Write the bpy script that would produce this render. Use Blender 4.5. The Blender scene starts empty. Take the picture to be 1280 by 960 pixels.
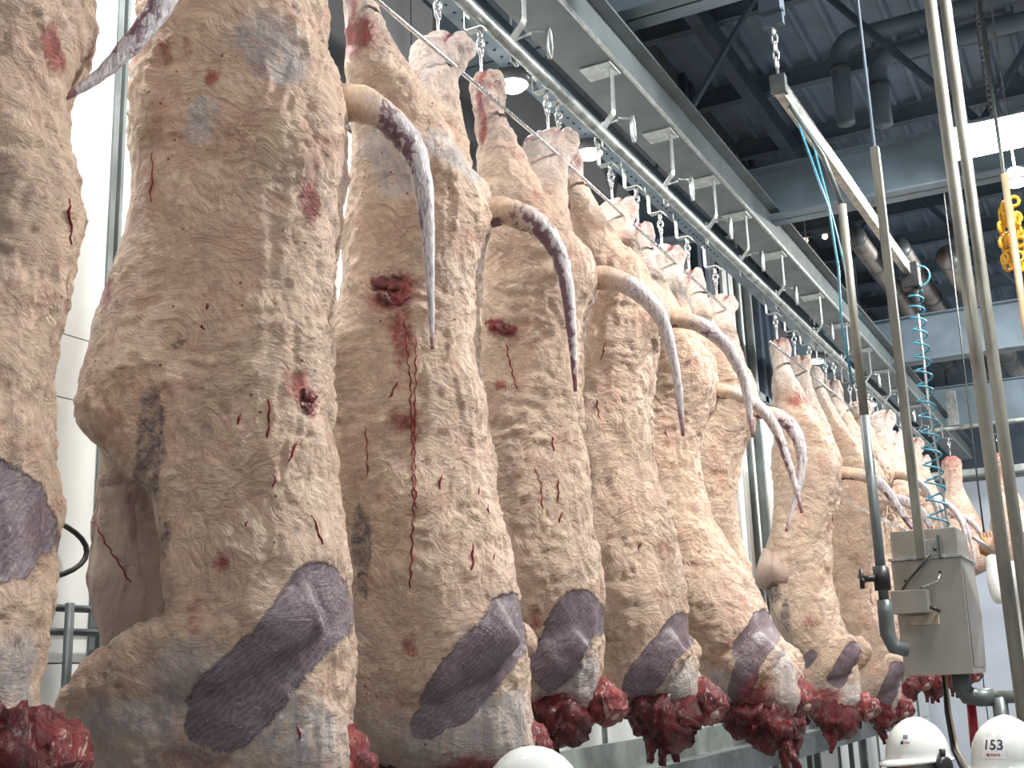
import bpy, math, random
import numpy as np
from mathutils import Vector, Matrix
from mathutils.bvhtree import BVHTree

# ------------------------------------------------------------------ camera, world, lights, exposure
scene = bpy.context.scene
cam_data = bpy.data.cameras.new('camera')
cam_data.sensor_width = 36.0
cam_data.lens = 1500.0 / 1280.0 * 36.0
cam_data.clip_start = 0.05
cam = bpy.data.objects.new('camera', cam_data)
scene.collection.objects.link(cam)
cam.matrix_world = Matrix(((0.88761199, 0.13904635, 0.43910257, 0.0),
                           (0.45927915, -0.19526585, -0.86656443, 0.0),
                           (-0.03475089, 0.97084363, -0.2371814, 2.0),
                           (0, 0, 0, 1)))
scene.camera = cam
scene.view_settings.view_transform = 'Standard'
scene.view_settings.look = 'None'
scene.view_settings.gamma = 1.0
scene.view_settings.use_curve_mapping = False
scene.view_settings.exposure = 0.25

world = bpy.data.worlds.new('hall_air')
scene.world = world
world.use_nodes = True
wb = world.node_tree.nodes['Background']
wb.inputs['Color'].default_value = (0.66, 0.70, 0.76, 1)
wb.inputs['Strength'].default_value = 0.39

def area(name, loc, aim, size, power, color=(1.0, 0.97, 0.92)):
    l = bpy.data.lights.new(name, 'AREA')
    l.shape = 'RECTANGLE'; l.size = size[0]; l.size_y = size[1]
    l.energy = power; l.color = color
    o = bpy.data.objects.new(name, l)
    scene.collection.objects.link(o)
    o.location = loc
    o.rotation_euler = (Vector(aim) - Vector(loc)).to_track_quat('-Z', 'Y').to_euler()
    return o

# lights over the aisle: one panel seen, others unseen, far ones added to brighten (their housings are built further down)
HIGH_BAYS = [(1.1, 1.4, 6.1), (0.9, 5.3, 5.9), (-0.41, 8.0, 5.34), (0.3, 12.0, 5.9), (0.3, 15.3, 5.9), (0.3, 19.4, 6.1)]
for (hx, hy, hz), pw in zip(HIGH_BAYS, (140, 430, 110, 390, 240, 80)):
    area('high_bay_light', (hx, hy, hz - 0.06), (hx - 2.2, hy - 0.1 + (2.5 if hy > 15 else 0), 2.2), (0.45, 0.45), pw)

random.seed(7)
C = scene.collection

# ------------------------------------------------------------------ helpers
class MB:
    """collects vertices and faces of one mesh"""
    def __init__(self): self.v = []; self.f = []
    def add(self, vs, fs):
        n = len(self.v)
        self.v += [tuple(map(float, p)) for p in vs]
        self.f += [tuple(i + n for i in q) for q in fs]
        return self
    def box(self, a, b):
        x0, y0, z0 = a; x1, y1, z1 = b
        return self.add([(x0,y0,z0),(x1,y0,z0),(x1,y1,z0),(x0,y1,z0),(x0,y0,z1),(x1,y0,z1),(x1,y1,z1),(x0,y1,z1)],
                        [(3,2,1,0),(4,5,6,7),(0,1,5,4),(1,2,6,5),(2,3,7,6),(3,0,4,7)])
    def loft(self, rings, caps=True, closed=False):
        n = len(rings[0]); vs = [p for r in rings for p in r]; fs = []
        m = len(rings)
        for i in range(m if closed else m - 1):
            for j in range(n):
                a = i*n + j; b = i*n + (j+1) % n; c = ((i+1) % m)*n + (j+1) % n; d = ((i+1) % m)*n + j
                fs.append((a, b, c, d))
        if caps and not closed:
            fs.append(tuple(range(n-1, -1, -1))); fs.append(tuple((m-1)*n + j for j in range(n)))
        return self.add(vs, fs)
    def tube(self, path, r, n=8, closed=False, flat=None):
        P = [Vector(p) for p in path]; m = len(P)
        R = r if isinstance(r, (list, tuple)) else [r]*m
        rings = []; up = None
        for i in range(m):
            if closed: t = (P[(i+1) % m] - P[i-1]).normalized()
            else: t = (P[min(i+1, m-1)] - P[max(i-1, 0)]).normalized()
            if up is None:
                up = Vector((0,0,1)) if abs(t.z) < 0.9 else Vector((0,1,0))
            a = up - t*up.dot(t)
            if a.length < 1e-4: a = t.orthogonal()
            a.normalize(); b = t.cross(a); up = a
            fa = flat if flat else 1.0
            rings.append([P[i] + a*(R[i]*math.cos(q)) + b*(R[i]*fa*math.sin(q)) for q in (2*math.pi*j/n for j in range(n))])
        return self.loft(rings, True, closed)
    def bar(self, path, w, th, side=(0,1,0)):
        """flat bar swept along a path: w wide along side, th thick"""
        P = [Vector(p) for p in path]; s = Vector(side).normalized(); rings = []
        for i in range(len(P)):
            t = (P[min(i+1, len(P)-1)] - P[max(i-1, 0)]).normalized()
            nrm = t.cross(s).normalized()
            rings.append([P[i]+s*w/2+nrm*th/2, P[i]+s*w/2-nrm*th/2, P[i]-s*w/2-nrm*th/2, P[i]-s*w/2+nrm*th/2])
        return self.loft(rings)
    def lathe(self, prof, axis_loc=(0,0,0), n=20):
        ox, oy, oz = axis_loc
        rings = [[(ox + r*math.cos(2*math.pi*j/n), oy + r*math.sin(2*math.pi*j/n), oz + z) for j in range(n)] for r, z in prof]
        return self.loft(rings)
    def build(self, name, mat, parent=None, smooth=False, bevel=0.0):
        me = bpy.data.meshes.new(name)
        me.from_pydata(self.v, [], self.f)
        me.update()
        o = link(name, me, mat, parent, smooth)
        if bevel:
            b = o.modifiers.new('edge', 'BEVEL'); b.width = bevel; b.segments = 2; b.limit_method = 'ANGLE'
        return o

def link(name, me, mat, parent=None, smooth=False):
    if mat and not me.materials: me.materials.append(mat)
    if smooth:
        me.polygons.foreach_set('use_smooth', [True]*len(me.polygons))
    o = bpy.data.objects.new(name, me); C.objects.link(o)
    if parent: o.parent = parent
    return o

def tag(o, label, cat, group=None, kind=None):
    o['label'] = label; o['category'] = cat
    if group: o['group'] = group
    if kind: o['kind'] = kind
    return o

def thing(name, label, cat, loc=(0,0,0), rz=0.0, group=None):
    o = bpy.data.objects.new(name, None); C.objects.link(o)
    o.empty_display_size = 0.1
    o.location = loc; o.rotation_euler = (0, 0, rz)
    return tag(o, label, cat, group)

def structure(o): o['kind'] = 'structure'; return o

def dup(root, loc, rz=None, label=None, group=None):
    r = root.copy(); C.objects.link(r); r.location = loc
    if rz is not None: r.rotation_euler = (0, 0, rz)
    if label: r['label'] = label
    if group: r['group'] = group
    for ch in list(root.children):
        c = ch.copy(); C.objects.link(c); c.parent = r
        for g in list(ch.children):
            d = g.copy(); C.objects.link(d); d.parent = c
    return r

def evaluated(o, name):
    dg = bpy.context.evaluated_depsgraph_get()
    dg.update()
    me = bpy.data.meshes.new_from_object(o.evaluated_get(dg))
    me.name = name
    return me

# vectorised value noise
def _h(i, j, k):
    h = (i*374761393 + j*668265263 + k*2147483647*3) & 0xFFFFFFFF
    h = ((h ^ (h >> 13)) * 1274126177) & 0xFFFFFFFF
    h = ((h ^ (h >> 16)) * 2246822519) & 0xFFFFFFFF
    return (h & 0xFFFF) / 32767.5 - 1.0
def vnoise(P):
    I = np.floor(P).astype(np.int64); F = P - I; U = F*F*(3 - 2*F)
    i, j, k = I[:,0], I[:,1], I[:,2]; u, v, w = U[:,0], U[:,1], U[:,2]
    def L(a, b, t): return a + (b - a)*t
    x00 = L(_h(i,j,k), _h(i+1,j,k), u); x10 = L(_h(i,j+1,k), _h(i+1,j+1,k), u)
    x01 = L(_h(i,j,k+1), _h(i+1,j,k+1), u); x11 = L(_h(i,j+1,k+1), _h(i+1,j+1,k+1), u)
    return L(L(x00, x10, v), L(x01, x11, v), w)
def fbm(P, octv=4, gain=0.5):
    a = 1.0; s = 0; t = 0
    for o in range(octv):
        s = s + a*vnoise(P*(2.03**o) + o*17.3); t += a; a *= gain
    return s/t
def sstep(a, b, x):
    t = np.clip((x - a)/(b - a), 0, 1); return t*t*(3 - 2*t)

# ------------------------------------------------------------------ materials
def mat_new(name):
    m = bpy.data.materials.new(name); m.use_nodes = True
    nt = m.node_tree; b = nt.nodes['Principled BSDF']
    return m, nt, b
def N(nt, typ, **kw):
    n = nt.nodes.new(typ)
    for k, v in kw.items():
        if k in n.inputs.keys(): n.inputs[k].default_value = v
        else: setattr(n, k, v)
    return n
def ramp(nt, src, stops):
    r = nt.nodes.new('ShaderNodeValToRGB'); e = r.color_ramp.elements
    while len(e) < len(stops): e.new(0.5)
    for q, (p, c) in zip(e, stops):
        q.position = p; q.color = (c[0], c[1], c[2], 1) if hasattr(c, '__len__') else (c, c, c, 1)
    nt.links.new(src, r.inputs['Fac']); return r.outputs['Color']
def mix(nt, fac, a, b, typ='MIX'):
    m = nt.nodes.new('ShaderNodeMix'); m.data_type = 'RGBA'; m.blend_type = typ
    for s, v in ((m.inputs[0], fac), (m.inputs[6], a), (m.inputs[7], b)):
        if isinstance(v, bpy.types.NodeSocket): nt.links.new(v, s)
        elif hasattr(v, '__len__'): s.default_value = (v[0], v[1], v[2], 1)
        else: s.default_value = v
    return m.outputs[2]
def math_n(nt, op, a, b=None, c=None, clamp=False):
    m = nt.nodes.new('ShaderNodeMath'); m.operation = op; m.use_clamp = clamp
    for s, v in zip(m.inputs, (a, b, c)):
        if v is None: continue
        if isinstance(v, bpy.types.NodeSocket): nt.links.new(v, s)
        else: s.default_value = v
    return m.outputs[0]
def noise(nt, vec, scale, detail=4, rough=0.55, dist=0.0):
    n = N(nt, 'ShaderNodeTexNoise'); n.inputs['Scale'].default_value = scale; n.inputs['Detail'].default_value = detail
    n.inputs['Roughness'].default_value = rough; n.inputs['Distortion'].default_value = dist
    if vec: nt.links.new(vec, n.inputs['Vector'])
    return n.outputs[0]
def coords(nt, scale=(1,1,1), out='Object'):
    t = N(nt, 'ShaderNodeTexCoord'); mp = N(nt, 'ShaderNodeMapping'); mp.inputs['Scale'].default_value = scale
    nt.links.new(t.outputs[out], mp.inputs['Vector']); return mp.outputs[0]
def bump(nt, bsdf, h, strength, distance):
    b = N(nt, 'ShaderNodeBump'); b.inputs['Strength'].default_value = strength; b.inputs['Distance'].default_value = distance
    nt.links.new(h, b.inputs['Height']); nt.links.new(b.outputs[0], bsdf.inputs['Normal'])

def plain(name, col, rough=0.5, metal=0.0, var=0.12, nscale=6.0, bumpd=0.0, stretch=(1,1,1)):
    m, nt, b = mat_new(name)
    v = coords(nt, stretch)
    n = noise(nt, v, nscale, 5)
    lo = [c*(1 - var*1.6) for c in col]; hi = [min(1, c*(1 + var)) for c in col]
    nt.links.new(ramp(nt, n, [(0.3, lo), (0.7, hi)]), b.inputs['Base Color'])
    b.inputs['Metallic'].default_value = metal
    rr = ramp(nt, noise(nt, v, nscale*3, 3), [(0.3, max(0.03, rough - 0.1)), (0.7, min(1, rough + 0.1))])
    nt.links.new(rr, b.inputs['Roughness'])
    if bumpd: bump(nt, b, noise(nt, v, nscale*8, 4), 0.5, bumpd)
    return m
def emit(name, col, s):
    m, nt, b = mat_new(name)
    b.inputs['Base Color'].default_value = (*col, 1)
    b.inputs['Emission Color'].default_value = (*col, 1); b.inputs['Emission Strength'].default_value = s
    return m

def carcass_mat():
    m, nt, b = mat_new('carcass_fat')
    v = coords(nt); vf = coords(nt, (1.0, 1.0, 2.2)); vs = coords(nt, (3.0, 3.0, 1.0))
    oi = N(nt, 'ShaderNodeObjectInfo')
    at = N(nt, 'ShaderNodeAttribute', attribute_name='tissue')
    sep = N(nt, 'ShaderNodeSeparateColor'); nt.links.new(at.outputs['Color'], sep.inputs[0])
    blood, purple, pale = sep.outputs[0], sep.outputs[1], sep.outputs[2]; cav = at.outputs['Alpha']
    # the tissue grain swirls: coordinates are warped by a slow noise before the fine patterns
    wn = N(nt, 'ShaderNodeTexNoise'); wn.inputs['Scale'].default_value = 4.0; wn.inputs['Detail'].default_value = 2
    nt.links.new(v, wn.inputs['Vector'])
    wv = N(nt, 'ShaderNodeVectorMath', operation='MULTIPLY_ADD')
    nt.links.new(wn.outputs['Color'], wv.inputs[0]); wv.inputs[1].default_value = (.22, .22, .22); nt.links.new(v, wv.inputs[2])
    wmap = N(nt, 'ShaderNodeMapping'); wmap.inputs['Scale'].default_value = (1.0, 1.0, 1.55); wmap.inputs['Rotation'].default_value = (0, .5, 0)
    nt.links.new(wv.outputs[0], wmap.inputs['Vector']); w = wmap.outputs[0]
    big = noise(nt, v, 2.6, 5, 0.6, 0.4)
    fat = ramp(nt, big, [(0.30, (0.43, 0.315, 0.255)), (0.43, (0.59, 0.41, 0.325)), (0.55, (0.64, 0.47, 0.35)), (0.68, (0.60, 0.37, 0.29))])
    grain = noise(nt, w, 21, 9, 0.72, 1.0)
    region = ramp(nt, noise(nt, v, 4.3, 4, 0.6, 0.6), [(0.38, 0.22), (0.60, 1.0)])
    light = math_n(nt, 'MULTIPLY', ramp(nt, grain, [(0.47, 0.0), (0.60, 0.9)]), region)
    fat = mix(nt, light, fat, (0.86, 0.685, 0.49))
    darkg = math_n(nt, 'MULTIPLY', ramp(nt, grain, [(0.36, 0.7), (0.47, 0.0)]), region)
    fat = mix(nt, darkg, fat, (0.38, 0.245, 0.185))
    fine = noise(nt, w, 75, 5, 0.7, 0.6)
    fat = mix(nt, 0.22, fat, ramp(nt, fine, [(0.3, (0.36, 0.25, 0.19)), (0.55, (0.74, 0.57, 0.44)), (0.75, (0.95, 0.84, 0.68))]))
    pk = noise(nt, v, 5.5, 6, 0.65, 0.8)
    fat = mix(nt, ramp(nt, pk, [(0.52, 0.0), (0.70, 0.55)]), fat, (0.58, 0.27, 0.21))
    gy = noise(nt, vs, 3.0, 6, 0.65, 0.6)
    fat = mix(nt, ramp(nt, gy, [(0.56, 0.0), (0.72, 0.5)]), fat, (0.38, 0.31, 0.30))
    # bluish white connective tissue
    edge = noise(nt, v, 28, 6, 0.7, 1.0)
    def cut(s, k=0.9, w=0.12):
        q = math_n(nt, 'ADD', s, math_n(nt, 'MULTIPLY', math_n(nt, 'SUBTRACT', edge, 0.5), k))
        return ramp(nt, q, [(0.5 - w, 0.0), (0.5 + w, 1.0)])
    palec = ramp(nt, noise(nt, vs, 14, 5, 0.6, 0.6), [(0.3, (0.33, 0.32, 0.35)), (0.48, (0.50, 0.47, 0.47)), (0.60, (0.66, 0.58, 0.52)), (0.72, (0.60, 0.36, 0.30))])
    col = mix(nt, math_n(nt, 'MULTIPLY', cut(pale, 0.9, 0.25), 0.8), fat, palec)
    # bare shoulder muscle: violet grey with pale fibre lines
    fib = N(nt, 'ShaderNodeTexWave', wave_type='BANDS', bands_direction='DIAGONAL')
    fib.inputs['Scale'].default_value = 22; fib.inputs['Distortion'].default_value = 9.0; fib.inputs['Detail'].default_value = 3
    nt.links.new(coords(nt, (1, 1, -1.3)), fib.inputs['Vector'])
    musc = mix(nt, 0.5, ramp(nt, fib.outputs[0], [(0.2, (0.115, 0.078, 0.095)), (0.85, (0.21, 0.165, 0.19))]),
               ramp(nt, noise(nt, v, 9, 5, 0.6, 0.5), [(0.35, (0.10, 0.062, 0.078)), (0.7, (0.27, 0.215, 0.24))]))
    threads = ramp(nt, noise(nt, w, 30, 6, 0.7, 1.5), [(0.57, 0.0), (0.66, 0.55)])
    musc = mix(nt, threads, musc, (0.50, 0.40, 0.40))
    pm = cut(purple, 0.9, 0.10)
    col = mix(nt, pm, col, musc)
    # blood
    bm = cut(blood, 1.3, 0.22)
    bc = ramp(nt, noise(nt, v, 30, 4), [(0.35, (0.14, 0.008, 0.014)), (0.6, (0.34, 0.03, 0.035)), (0.8, (0.5, 0.12, 0.10))])
    col = mix(nt, math_n(nt, 'MULTIPLY', bm, 0.85), col, bc)
    # inner wall of the opened belly
    cc = ramp(nt, noise(nt, vs, 3.5, 5, 0.6, 0.6), [(0.30, (0.22, 0.11, 0.105)), (0.44, (0.43, 0.31, 0.26)), (0.7, (0.50, 0.40, 0.33))])
    cm = cut(cav, 0.35, 0.1)
    col = mix(nt, cm, col, cc)
    # tiny clots
    vo = N(nt, 'ShaderNodeTexVoronoi'); vo.inputs['Scale'].default_value = 24
    nt.links.new(v, vo.inputs['Vector'])
    sel = math_n(nt, 'MULTIPLY', math_n(nt, 'LESS_THAN', vo.outputs['Distance'], 0.105), math_n(nt, 'GREATER_THAN', noise(nt, v, 5.0, 2), 0.56))
    col = mix(nt, math_n(nt, 'MULTIPLY', sel, 0.8), col, (0.13, 0.015, 0.015))
    nt.links.new(col, b.inputs['Base Color'])
    rg = ramp(nt, noise(nt, v, 34, 4, 0.6, 0.5), [(0.3, 0.28), (0.7, 0.55)])
    nt.links.new(rg, b.inputs['Roughness'])
    b.inputs['Specular IOR Level'].default_value = 0.55
    b.inputs['Subsurface Weight'].default_value = 0.10
    b.inputs['Subsurface Radius'].default_value = (0.02, 0.008, 0.005)
    b.inputs['Subsurface Scale'].default_value = 0.6
    ridge = math_n(nt, 'SUBTRACT', 0.5, math_n(nt, 'ABSOLUTE', math_n(nt, 'SUBTRACT', noise(nt, w, 13, 6, 0.6, 1.0), 0.5)))
    amt = math_n(nt, 'ADD', 0.25, math_n(nt, 'MULTIPLY', region, 0.75))
    h = math_n(nt, 'ADD', math_n(nt, 'MULTIPLY', grain, 1.3), math_n(nt, 'MULTIPLY', ridge, 1.6))
    h = math_n(nt, 'ADD', math_n(nt, 'MULTIPLY', h, amt), math_n(nt, 'MULTIPLY', fine, 0.25))
    h = math_n(nt, 'MULTIPLY', h, math_n(nt, 'SUBTRACT', 1.0, math_n(nt, 'MULTIPLY', pm, 0.75)))
    h = math_n(nt, 'MULTIPLY', h, math_n(nt, 'SUBTRACT', 1.0, math_n(nt, 'MULTIPLY', cm, 0.75)))
    bump(nt, b, h, 0.9, 0.022)
    return m

def tail_mat():
    m, nt, b = mat_new('tail_skin')
    at = N(nt, 'ShaderNodeAttribute', attribute_name='tissue')
    sep = N(nt, 'ShaderNodeSeparateColor'); nt.links.new(at.outputs['Color'], sep.inputs[0])
    v = coords(nt); vz = coords(nt, (2.2, 2.2, 0.6))
    root = ramp(nt, noise(nt, v, 16, 6, 0.65, 0.8), [(0.3, (0.45, 0.30, 0.21)), (0.6, (0.74, 0.54, 0.38))])
    end = ramp(nt, noise(nt, vz, 34, 5, 0.65, 1.0), [(0.32, (0.22, 0.17, 0.20)), (0.5, (0.52, 0.48, 0.50)), (0.66, (0.74, 0.71, 0.70))])
    col = mix(nt, sep.outputs[0], root, end)
    q = math_n(nt, 'ADD', sep.outputs[1], math_n(nt, 'MULTIPLY', math_n(nt, 'SUBTRACT', noise(nt, v, 26, 5, 0.6, 0.6), 0.5), 1.3))
    col = mix(nt, ramp(nt, q, [(0.5, 0.0), (0.62, 0.9)]), col, (0.12, 0.045, 0.075))
    tip = math_n(nt, 'ADD', sep.outputs[2], math_n(nt, 'MULTIPLY', math_n(nt, 'SUBTRACT', noise(nt, v, 40, 3), 0.5), 0.8))
    col = mix(nt, ramp(nt, tip, [(0.55, 0.0), (0.7, 0.8)]), col, (0.24, 0.06, 0.08))
    nt.links.new(col, b.inputs['Base Color'])
    b.inputs['Roughness'].default_value = 0.39
    bump(nt, b, noise(nt, vz, 30, 6, 0.65, 0.8), 0.7, 0.008)
    return m

def meat_mat(name, dark, light, fatty):
    m, nt, b = mat_new(name)
    v = coords(nt); vz = coords(nt, (2.5, 2.5, 0.8))
    n = noise(nt, v, 13, 6, 0.65, 1.0)
    c = ramp(nt, n, [(0.32, dark), (0.6, light), (0.8, [min(1, q*1.7) for q in light])])
    f = noise(nt, vz, 11, 5, 0.65, 1.2)
    c = mix(nt, ramp(nt, f, [(0.58, 0.0), (0.66, fatty)]), c, (0.72, 0.55, 0.45))
    nt.links.new(c, b.inputs['Base Color'])
    b.inputs['Roughness'].default_value = 0.22
    b.inputs['Specular IOR Level'].default_value = 0.6
    bump(nt, b, noise(nt, vz, 26, 7, 0.7, 1.2), 0.9, 0.015)
    return m

M = {}
M['carcass'] = carcass_mat()
M['tail'] = tail_mat()
M['raw'] = meat_mat('raw_meat', (0.012, 0.0015, 0.003), (0.15, 0.008, 0.012), 0.22)
M['stump'] = meat_mat('neck_meat', (0.07, 0.010, 0.016), (0.32, 0.06, 0.06), 0.9)
M['bloodmark'] = plain('blood', (0.20, 0.012, 0.016), 0.25, 0, 0.3, 30)
M['bone'] = plain('bone', (0.55, 0.42, 0.36), 0.4, 0, 0.15, 30)
M['galv'] = plain('galvanised_steel', (0.50, 0.53, 0.52), 0.38, 0.75, 0.22, 18)
M['bright'] = plain('bright_steel', (0.66, 0.68, 0.68), 0.25, 0.9, 0.12, 22)
M['tube'] = plain('rail_zinc', (0.36, 0.40, 0.39), 0.45, 0.6, 0.35, 12)
M['beam'] = plain('painted_beam', (0.125, 0.155, 0.165), 0.45, 0.1, 0.15, 4)
M['girder'] = plain('girder_paint', (0.18, 0.245, 0.30), 0.55, 0.1, 0.16, 3)
M['girder_dk'] = plain('dark_girder_paint', (0.085, 0.12, 0.165), 0.55, 0.1, 0.2, 3)
M['roof'] = plain('roof_sheet', (0.26, 0.345, 0.45), 0.6, 0.0, 0.14, 2)
M['wall'] = plain('white_panel', (0.84, 0.88, 0.87), 0.4, 0, 0.04, 1.5)
M['grey_wall'] = plain('grey_cladding', (0.17, 0.175, 0.185), 0.5, 0, 0.08, 2)
M['strip'] = plain('grey_joint_strip', (0.20, 0.23, 0.23), 0.45, 0.3, 0.15, 5)
M['white_end'] = plain('bluish_white_panel', (0.66, 0.74, 0.85), 0.4, 0, 0.05, 1.5)
M['pipe'] = plain('grey_pipe', (0.30, 0.34, 0.33), 0.45, 0.2, 0.18, 8)
M['pole'] = plain('steel_pole', (0.25, 0.25, 0.215), 0.5, 0.25, 0.32, 9, stretch=(1,1,0.3))
M['pole_dk'] = plain('dark_grey_pole', (0.13, 0.155, 0.16), 0.42, 0.3, 0.22, 9)
M['duct'] = plain('duct_jacket', (0.27, 0.255, 0.245), 0.5, 0.35, 0.2, 5)
M['box'] = plain('stainless_sheet', (0.46, 0.44, 0.39), 0.36, 0.7, 0.10, 5, stretch=(1,1,0.2))
M['black'] = plain('black_rubber', (0.018, 0.02, 0.022), 0.45, 0, 0.2, 12)
M['blue'] = plain('blue_hose', (0.07, 0.30, 0.42), 0.3, 0, 0.12, 12)
M['red'] = plain('red_hose', (0.42, 0.02, 0.03), 0.35, 0, 0.1, 12)
M['yellow'] = plain('yellow_chain', (0.75, 0.42, 0.03), 0.4, 0.1, 0.15, 30)
M['tan_pole'] = plain('tan_pole', (0.55, 0.42, 0.27), 0.45, 0.1, 0.15, 12)
M['helmet'] = plain('white_helmet_shell', (0.80, 0.84, 0.82), 0.18, 0, 0.03, 6)
M['hood'] = plain('grey_cloth', (0.36, 0.38, 0.38), 0.85, 0, 0.2, 18, 0.004)
M['coat'] = plain('white_coat_cloth', (0.72, 0.74, 0.74), 0.8, 0, 0.08, 9, 0.006)
M['skin'] = plain('skin', (0.42, 0.22, 0.15), 0.5, 0, 0.1, 14)
M['dark_cloth'] = plain('dark_hood_cloth', (0.02, 0.025, 0.04), 0.8, 0, 0.2, 18)  # near-black stands in for the face lost in the brim's shadow
M['navy_print'] = plain('navy_print', (0.02, 0.03, 0.07), 0.5)
M['red_print'] = plain('red_print', (0.45, 0.16, 0.18), 0.5)
M['sticker'] = plain('white_sticker', (0.86, 0.87, 0.86), 0.35, 0, 0.03, 20)
M['floor'] = plain('floor_resin', (0.30, 0.27, 0.25), 0.25, 0, 0.2, 2)
M['lens'] = emit('lamp_lens', (1.0, 0.98, 0.93), 14.0)
M['led'] = emit('led_panel', (1.0, 0.97, 0.86), 12.0)
M['bulb'] = emit('warm_bulb', (1.0, 0.72, 0.42), 8.0)  # glow standing in for daylight in the roof gaps
M['housing'] = plain('lamp_housing', (0.20, 0.21, 0.22), 0.4, 0.5, 0.1, 8)

# ------------------------------------------------------------------ the setting
XR = -2.2          # the overhead rail runs along +Y at this X
XW = -3.4          # inner face of the left wall
ZT = 4.80          # axis of the rail tube

structure(MB().box((-6.0, -3, -0.12), (5, 24, 0.0)).build('floor', M['floor']))

# left wall: white sandwich panels below, grey cladding above, each panel its own piece
wl = structure(MB().box((XW-0.30, -3, 0), (XW-0.10, 22, 8.1)).build('wall_left', M['strip']))
PY0, PW = 0.95, 1.16
joints = []
y = PY0 - 2*PW
while y < 21:
    rows = [(0.0, 1.12), (1.13, 2.10), (2.105, 3.05), (3.055, 3.29), (3.295, 4.86)]
    for a, b in rows:
        MB().box((XW-0.10, y+0.004, a), (XW, min(y+PW-0.004, 21.9), b)).build('wall_panel', M['wall'], wl)
    MB().box((XW-0.10, y+0.006, 4.94), (XW-0.03, y+PW-0.006, 8.0)).build('cladding_panel', M['grey_wall'], wl)
    joints.append(y); y += PW
MB().box((XW-0.10, -3, 4.865), (XW+0.04, 22, 4.935)).build('ledge_trim', M['strip'], wl)
for j in joints[2:]:
    m = MB(); m.box((XW, j-0.03, 0), (XW+0.010, j-0.006, 4.86)); m.box((XW, j+0.006, 0), (XW+0.022, j+0.022, 4.86))
    m.build('joint_strip', M['strip'], wl)
# ribbed service column between the sixth and seventh carcass
for k, (yy, w, d) in enumerate([(11.62, .16, .03), (11.84, .16, .03), (11.98, .05, .07), (12.14, .16, .03), (12.30, .07, .10), (12.5, .16, .04)]):
    MB().box((XW, yy-w/2, 0.3), (XW+d, yy+w/2, 7.6)).build('column_rib', M['strip'] if k in (2, 4) else M['wall'], wl)
for yy in (12.9, 13.2, 13.5, 10.8, 11.0):
    MB().box((XW-0.03, yy-0.06, 4.85), (XW+0.04, yy+0.06, 7.9)).build('cladding_rib', M['girder_dk'], wl)

we = structure(MB().box((-3.7, 22.0, 0), (5, 22.2, 8.1)).build('wall_back', M['strip']))
x = -3.7
while x < 4.5:
    MB().box((x+0.01, 21.92, 0), (x+1.19, 22.0, 5.0)).build('wall_panel', M['white_end'], we)
    MB().box((x+0.01, 21.94, 5.1), (x+1.19, 22.0, 8.0)).build('cladding_panel', M['girder_dk'], we)
    x += 1.2

# roof: trapezoid ribbed sheet at 8 m, purlins, girders
prof = []
x = -6.0
while x < 5.0:
    prof += [(x, 8.0), (x+0.17, 8.0), (x+0.195, 7.94), (x+0.235, 7.94)]
    x += 0.26
rings = [[(px, yy, pz) for px, pz in prof] + [(px, yy, pz+0.02) for px, pz in reversed(prof)] for yy in (-3, 22)]
roof = structure(MB().loft(rings).build('ceiling', M['roof']))
def cee(y, z0, z1, fl, x0=-6.0, x1=5.0, t=0.012):
    m = MB(); m.box((x0, y-t/2, z0), (x1, y+t/2, z1))
    m.box((x0, y-fl/2, z0), (x1, y+fl/2, z0+t)); m.box((x0, y-fl/2, z1-t), (x1, y+fl/2, z1)); return m
for k, yy in enumerate([1.3, 2.7, 4.1, 5.5, 6.9, 8.3, 9.75, 11.35, 12.8, 14.2, 15.6, 17.0, 18.4, 19.8]):
    cee(yy, 7.74, 7.94, 0.10).build('purlin', M['girder'], roof)
for yy, z0, z1 in ((5.85, 5.62, 6.1), (8.85, 5.40, 5.82), (14.1, 5.36, 5.9), (18.2, 5.3, 5.9)):
    cee(yy, z0, z1, 0.24, XW, 5.0, 0.014).build('girder', M['girder'], roof)
for yy in (8.9, 14.1):
    for a, b in ((-4.6, -1.9), (-1.9, 0.8)):
        MB().tube([(a, yy, 7.7), ((a+b)/2, yy, 5.85)], 0.03, 6).build('truss_brace', M['girder_dk'], roof)
        MB().tube([((a+b)/2, yy, 5.85), (b, yy, 7.7)], 0.03, 6).build('truss_brace', M['girder_dk'], roof)
    MB().box((-6, yy-0.05, 7.55), (5, yy+0.05, 7.7)).build('truss_chord', M['girder_dk'], roof)
for xx in (-2.75, -0.2, 2.3):
    MB().box((xx-0.06, -2, 7.50), (xx+0.06, 21.5, 7.72)).build('lengthwise_beam', M['girder_dk'], roof)

# ------------------------------------------------------------------ overhead rail with brackets and beam
track = thing('overhead_rail', 'long galvanised tube rail under a grey I-beam, running away above the carcasses', 'rail', (XR, 0, ZT))
m = MB(); m.box((-0.22, -2.5, 0.45), (0.05, 21, 0.465)); m.box((0.035, -2.5, 0.465), (0.05, 21, 0.66)); m.box((-0.22, -2.5, 0.465), (-0.205, 21, 0.66)); m.box((-0.26, -2.5, 0.66), (0.13, 21, 0.675))
m.build('beam', M['beam'], track)
MB().box((0.051, -2.5, 0.452), (0.066, 21, 0.478)).build('edge_strip', M['galv'], track)
MB().tube([(0, -2.5, 0), (0, 17.0, 0)], 0.030, 12).build('rail_tube', M['tube'], track, True)
BRY = [1.25, 2.1, 2.95, 3.75, 4.56, 5.65, 6.6, 7.45, 8.2, 9.2, 10.5, 11.6, 12.7, 13.8, 14.9, 16.0]
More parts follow.
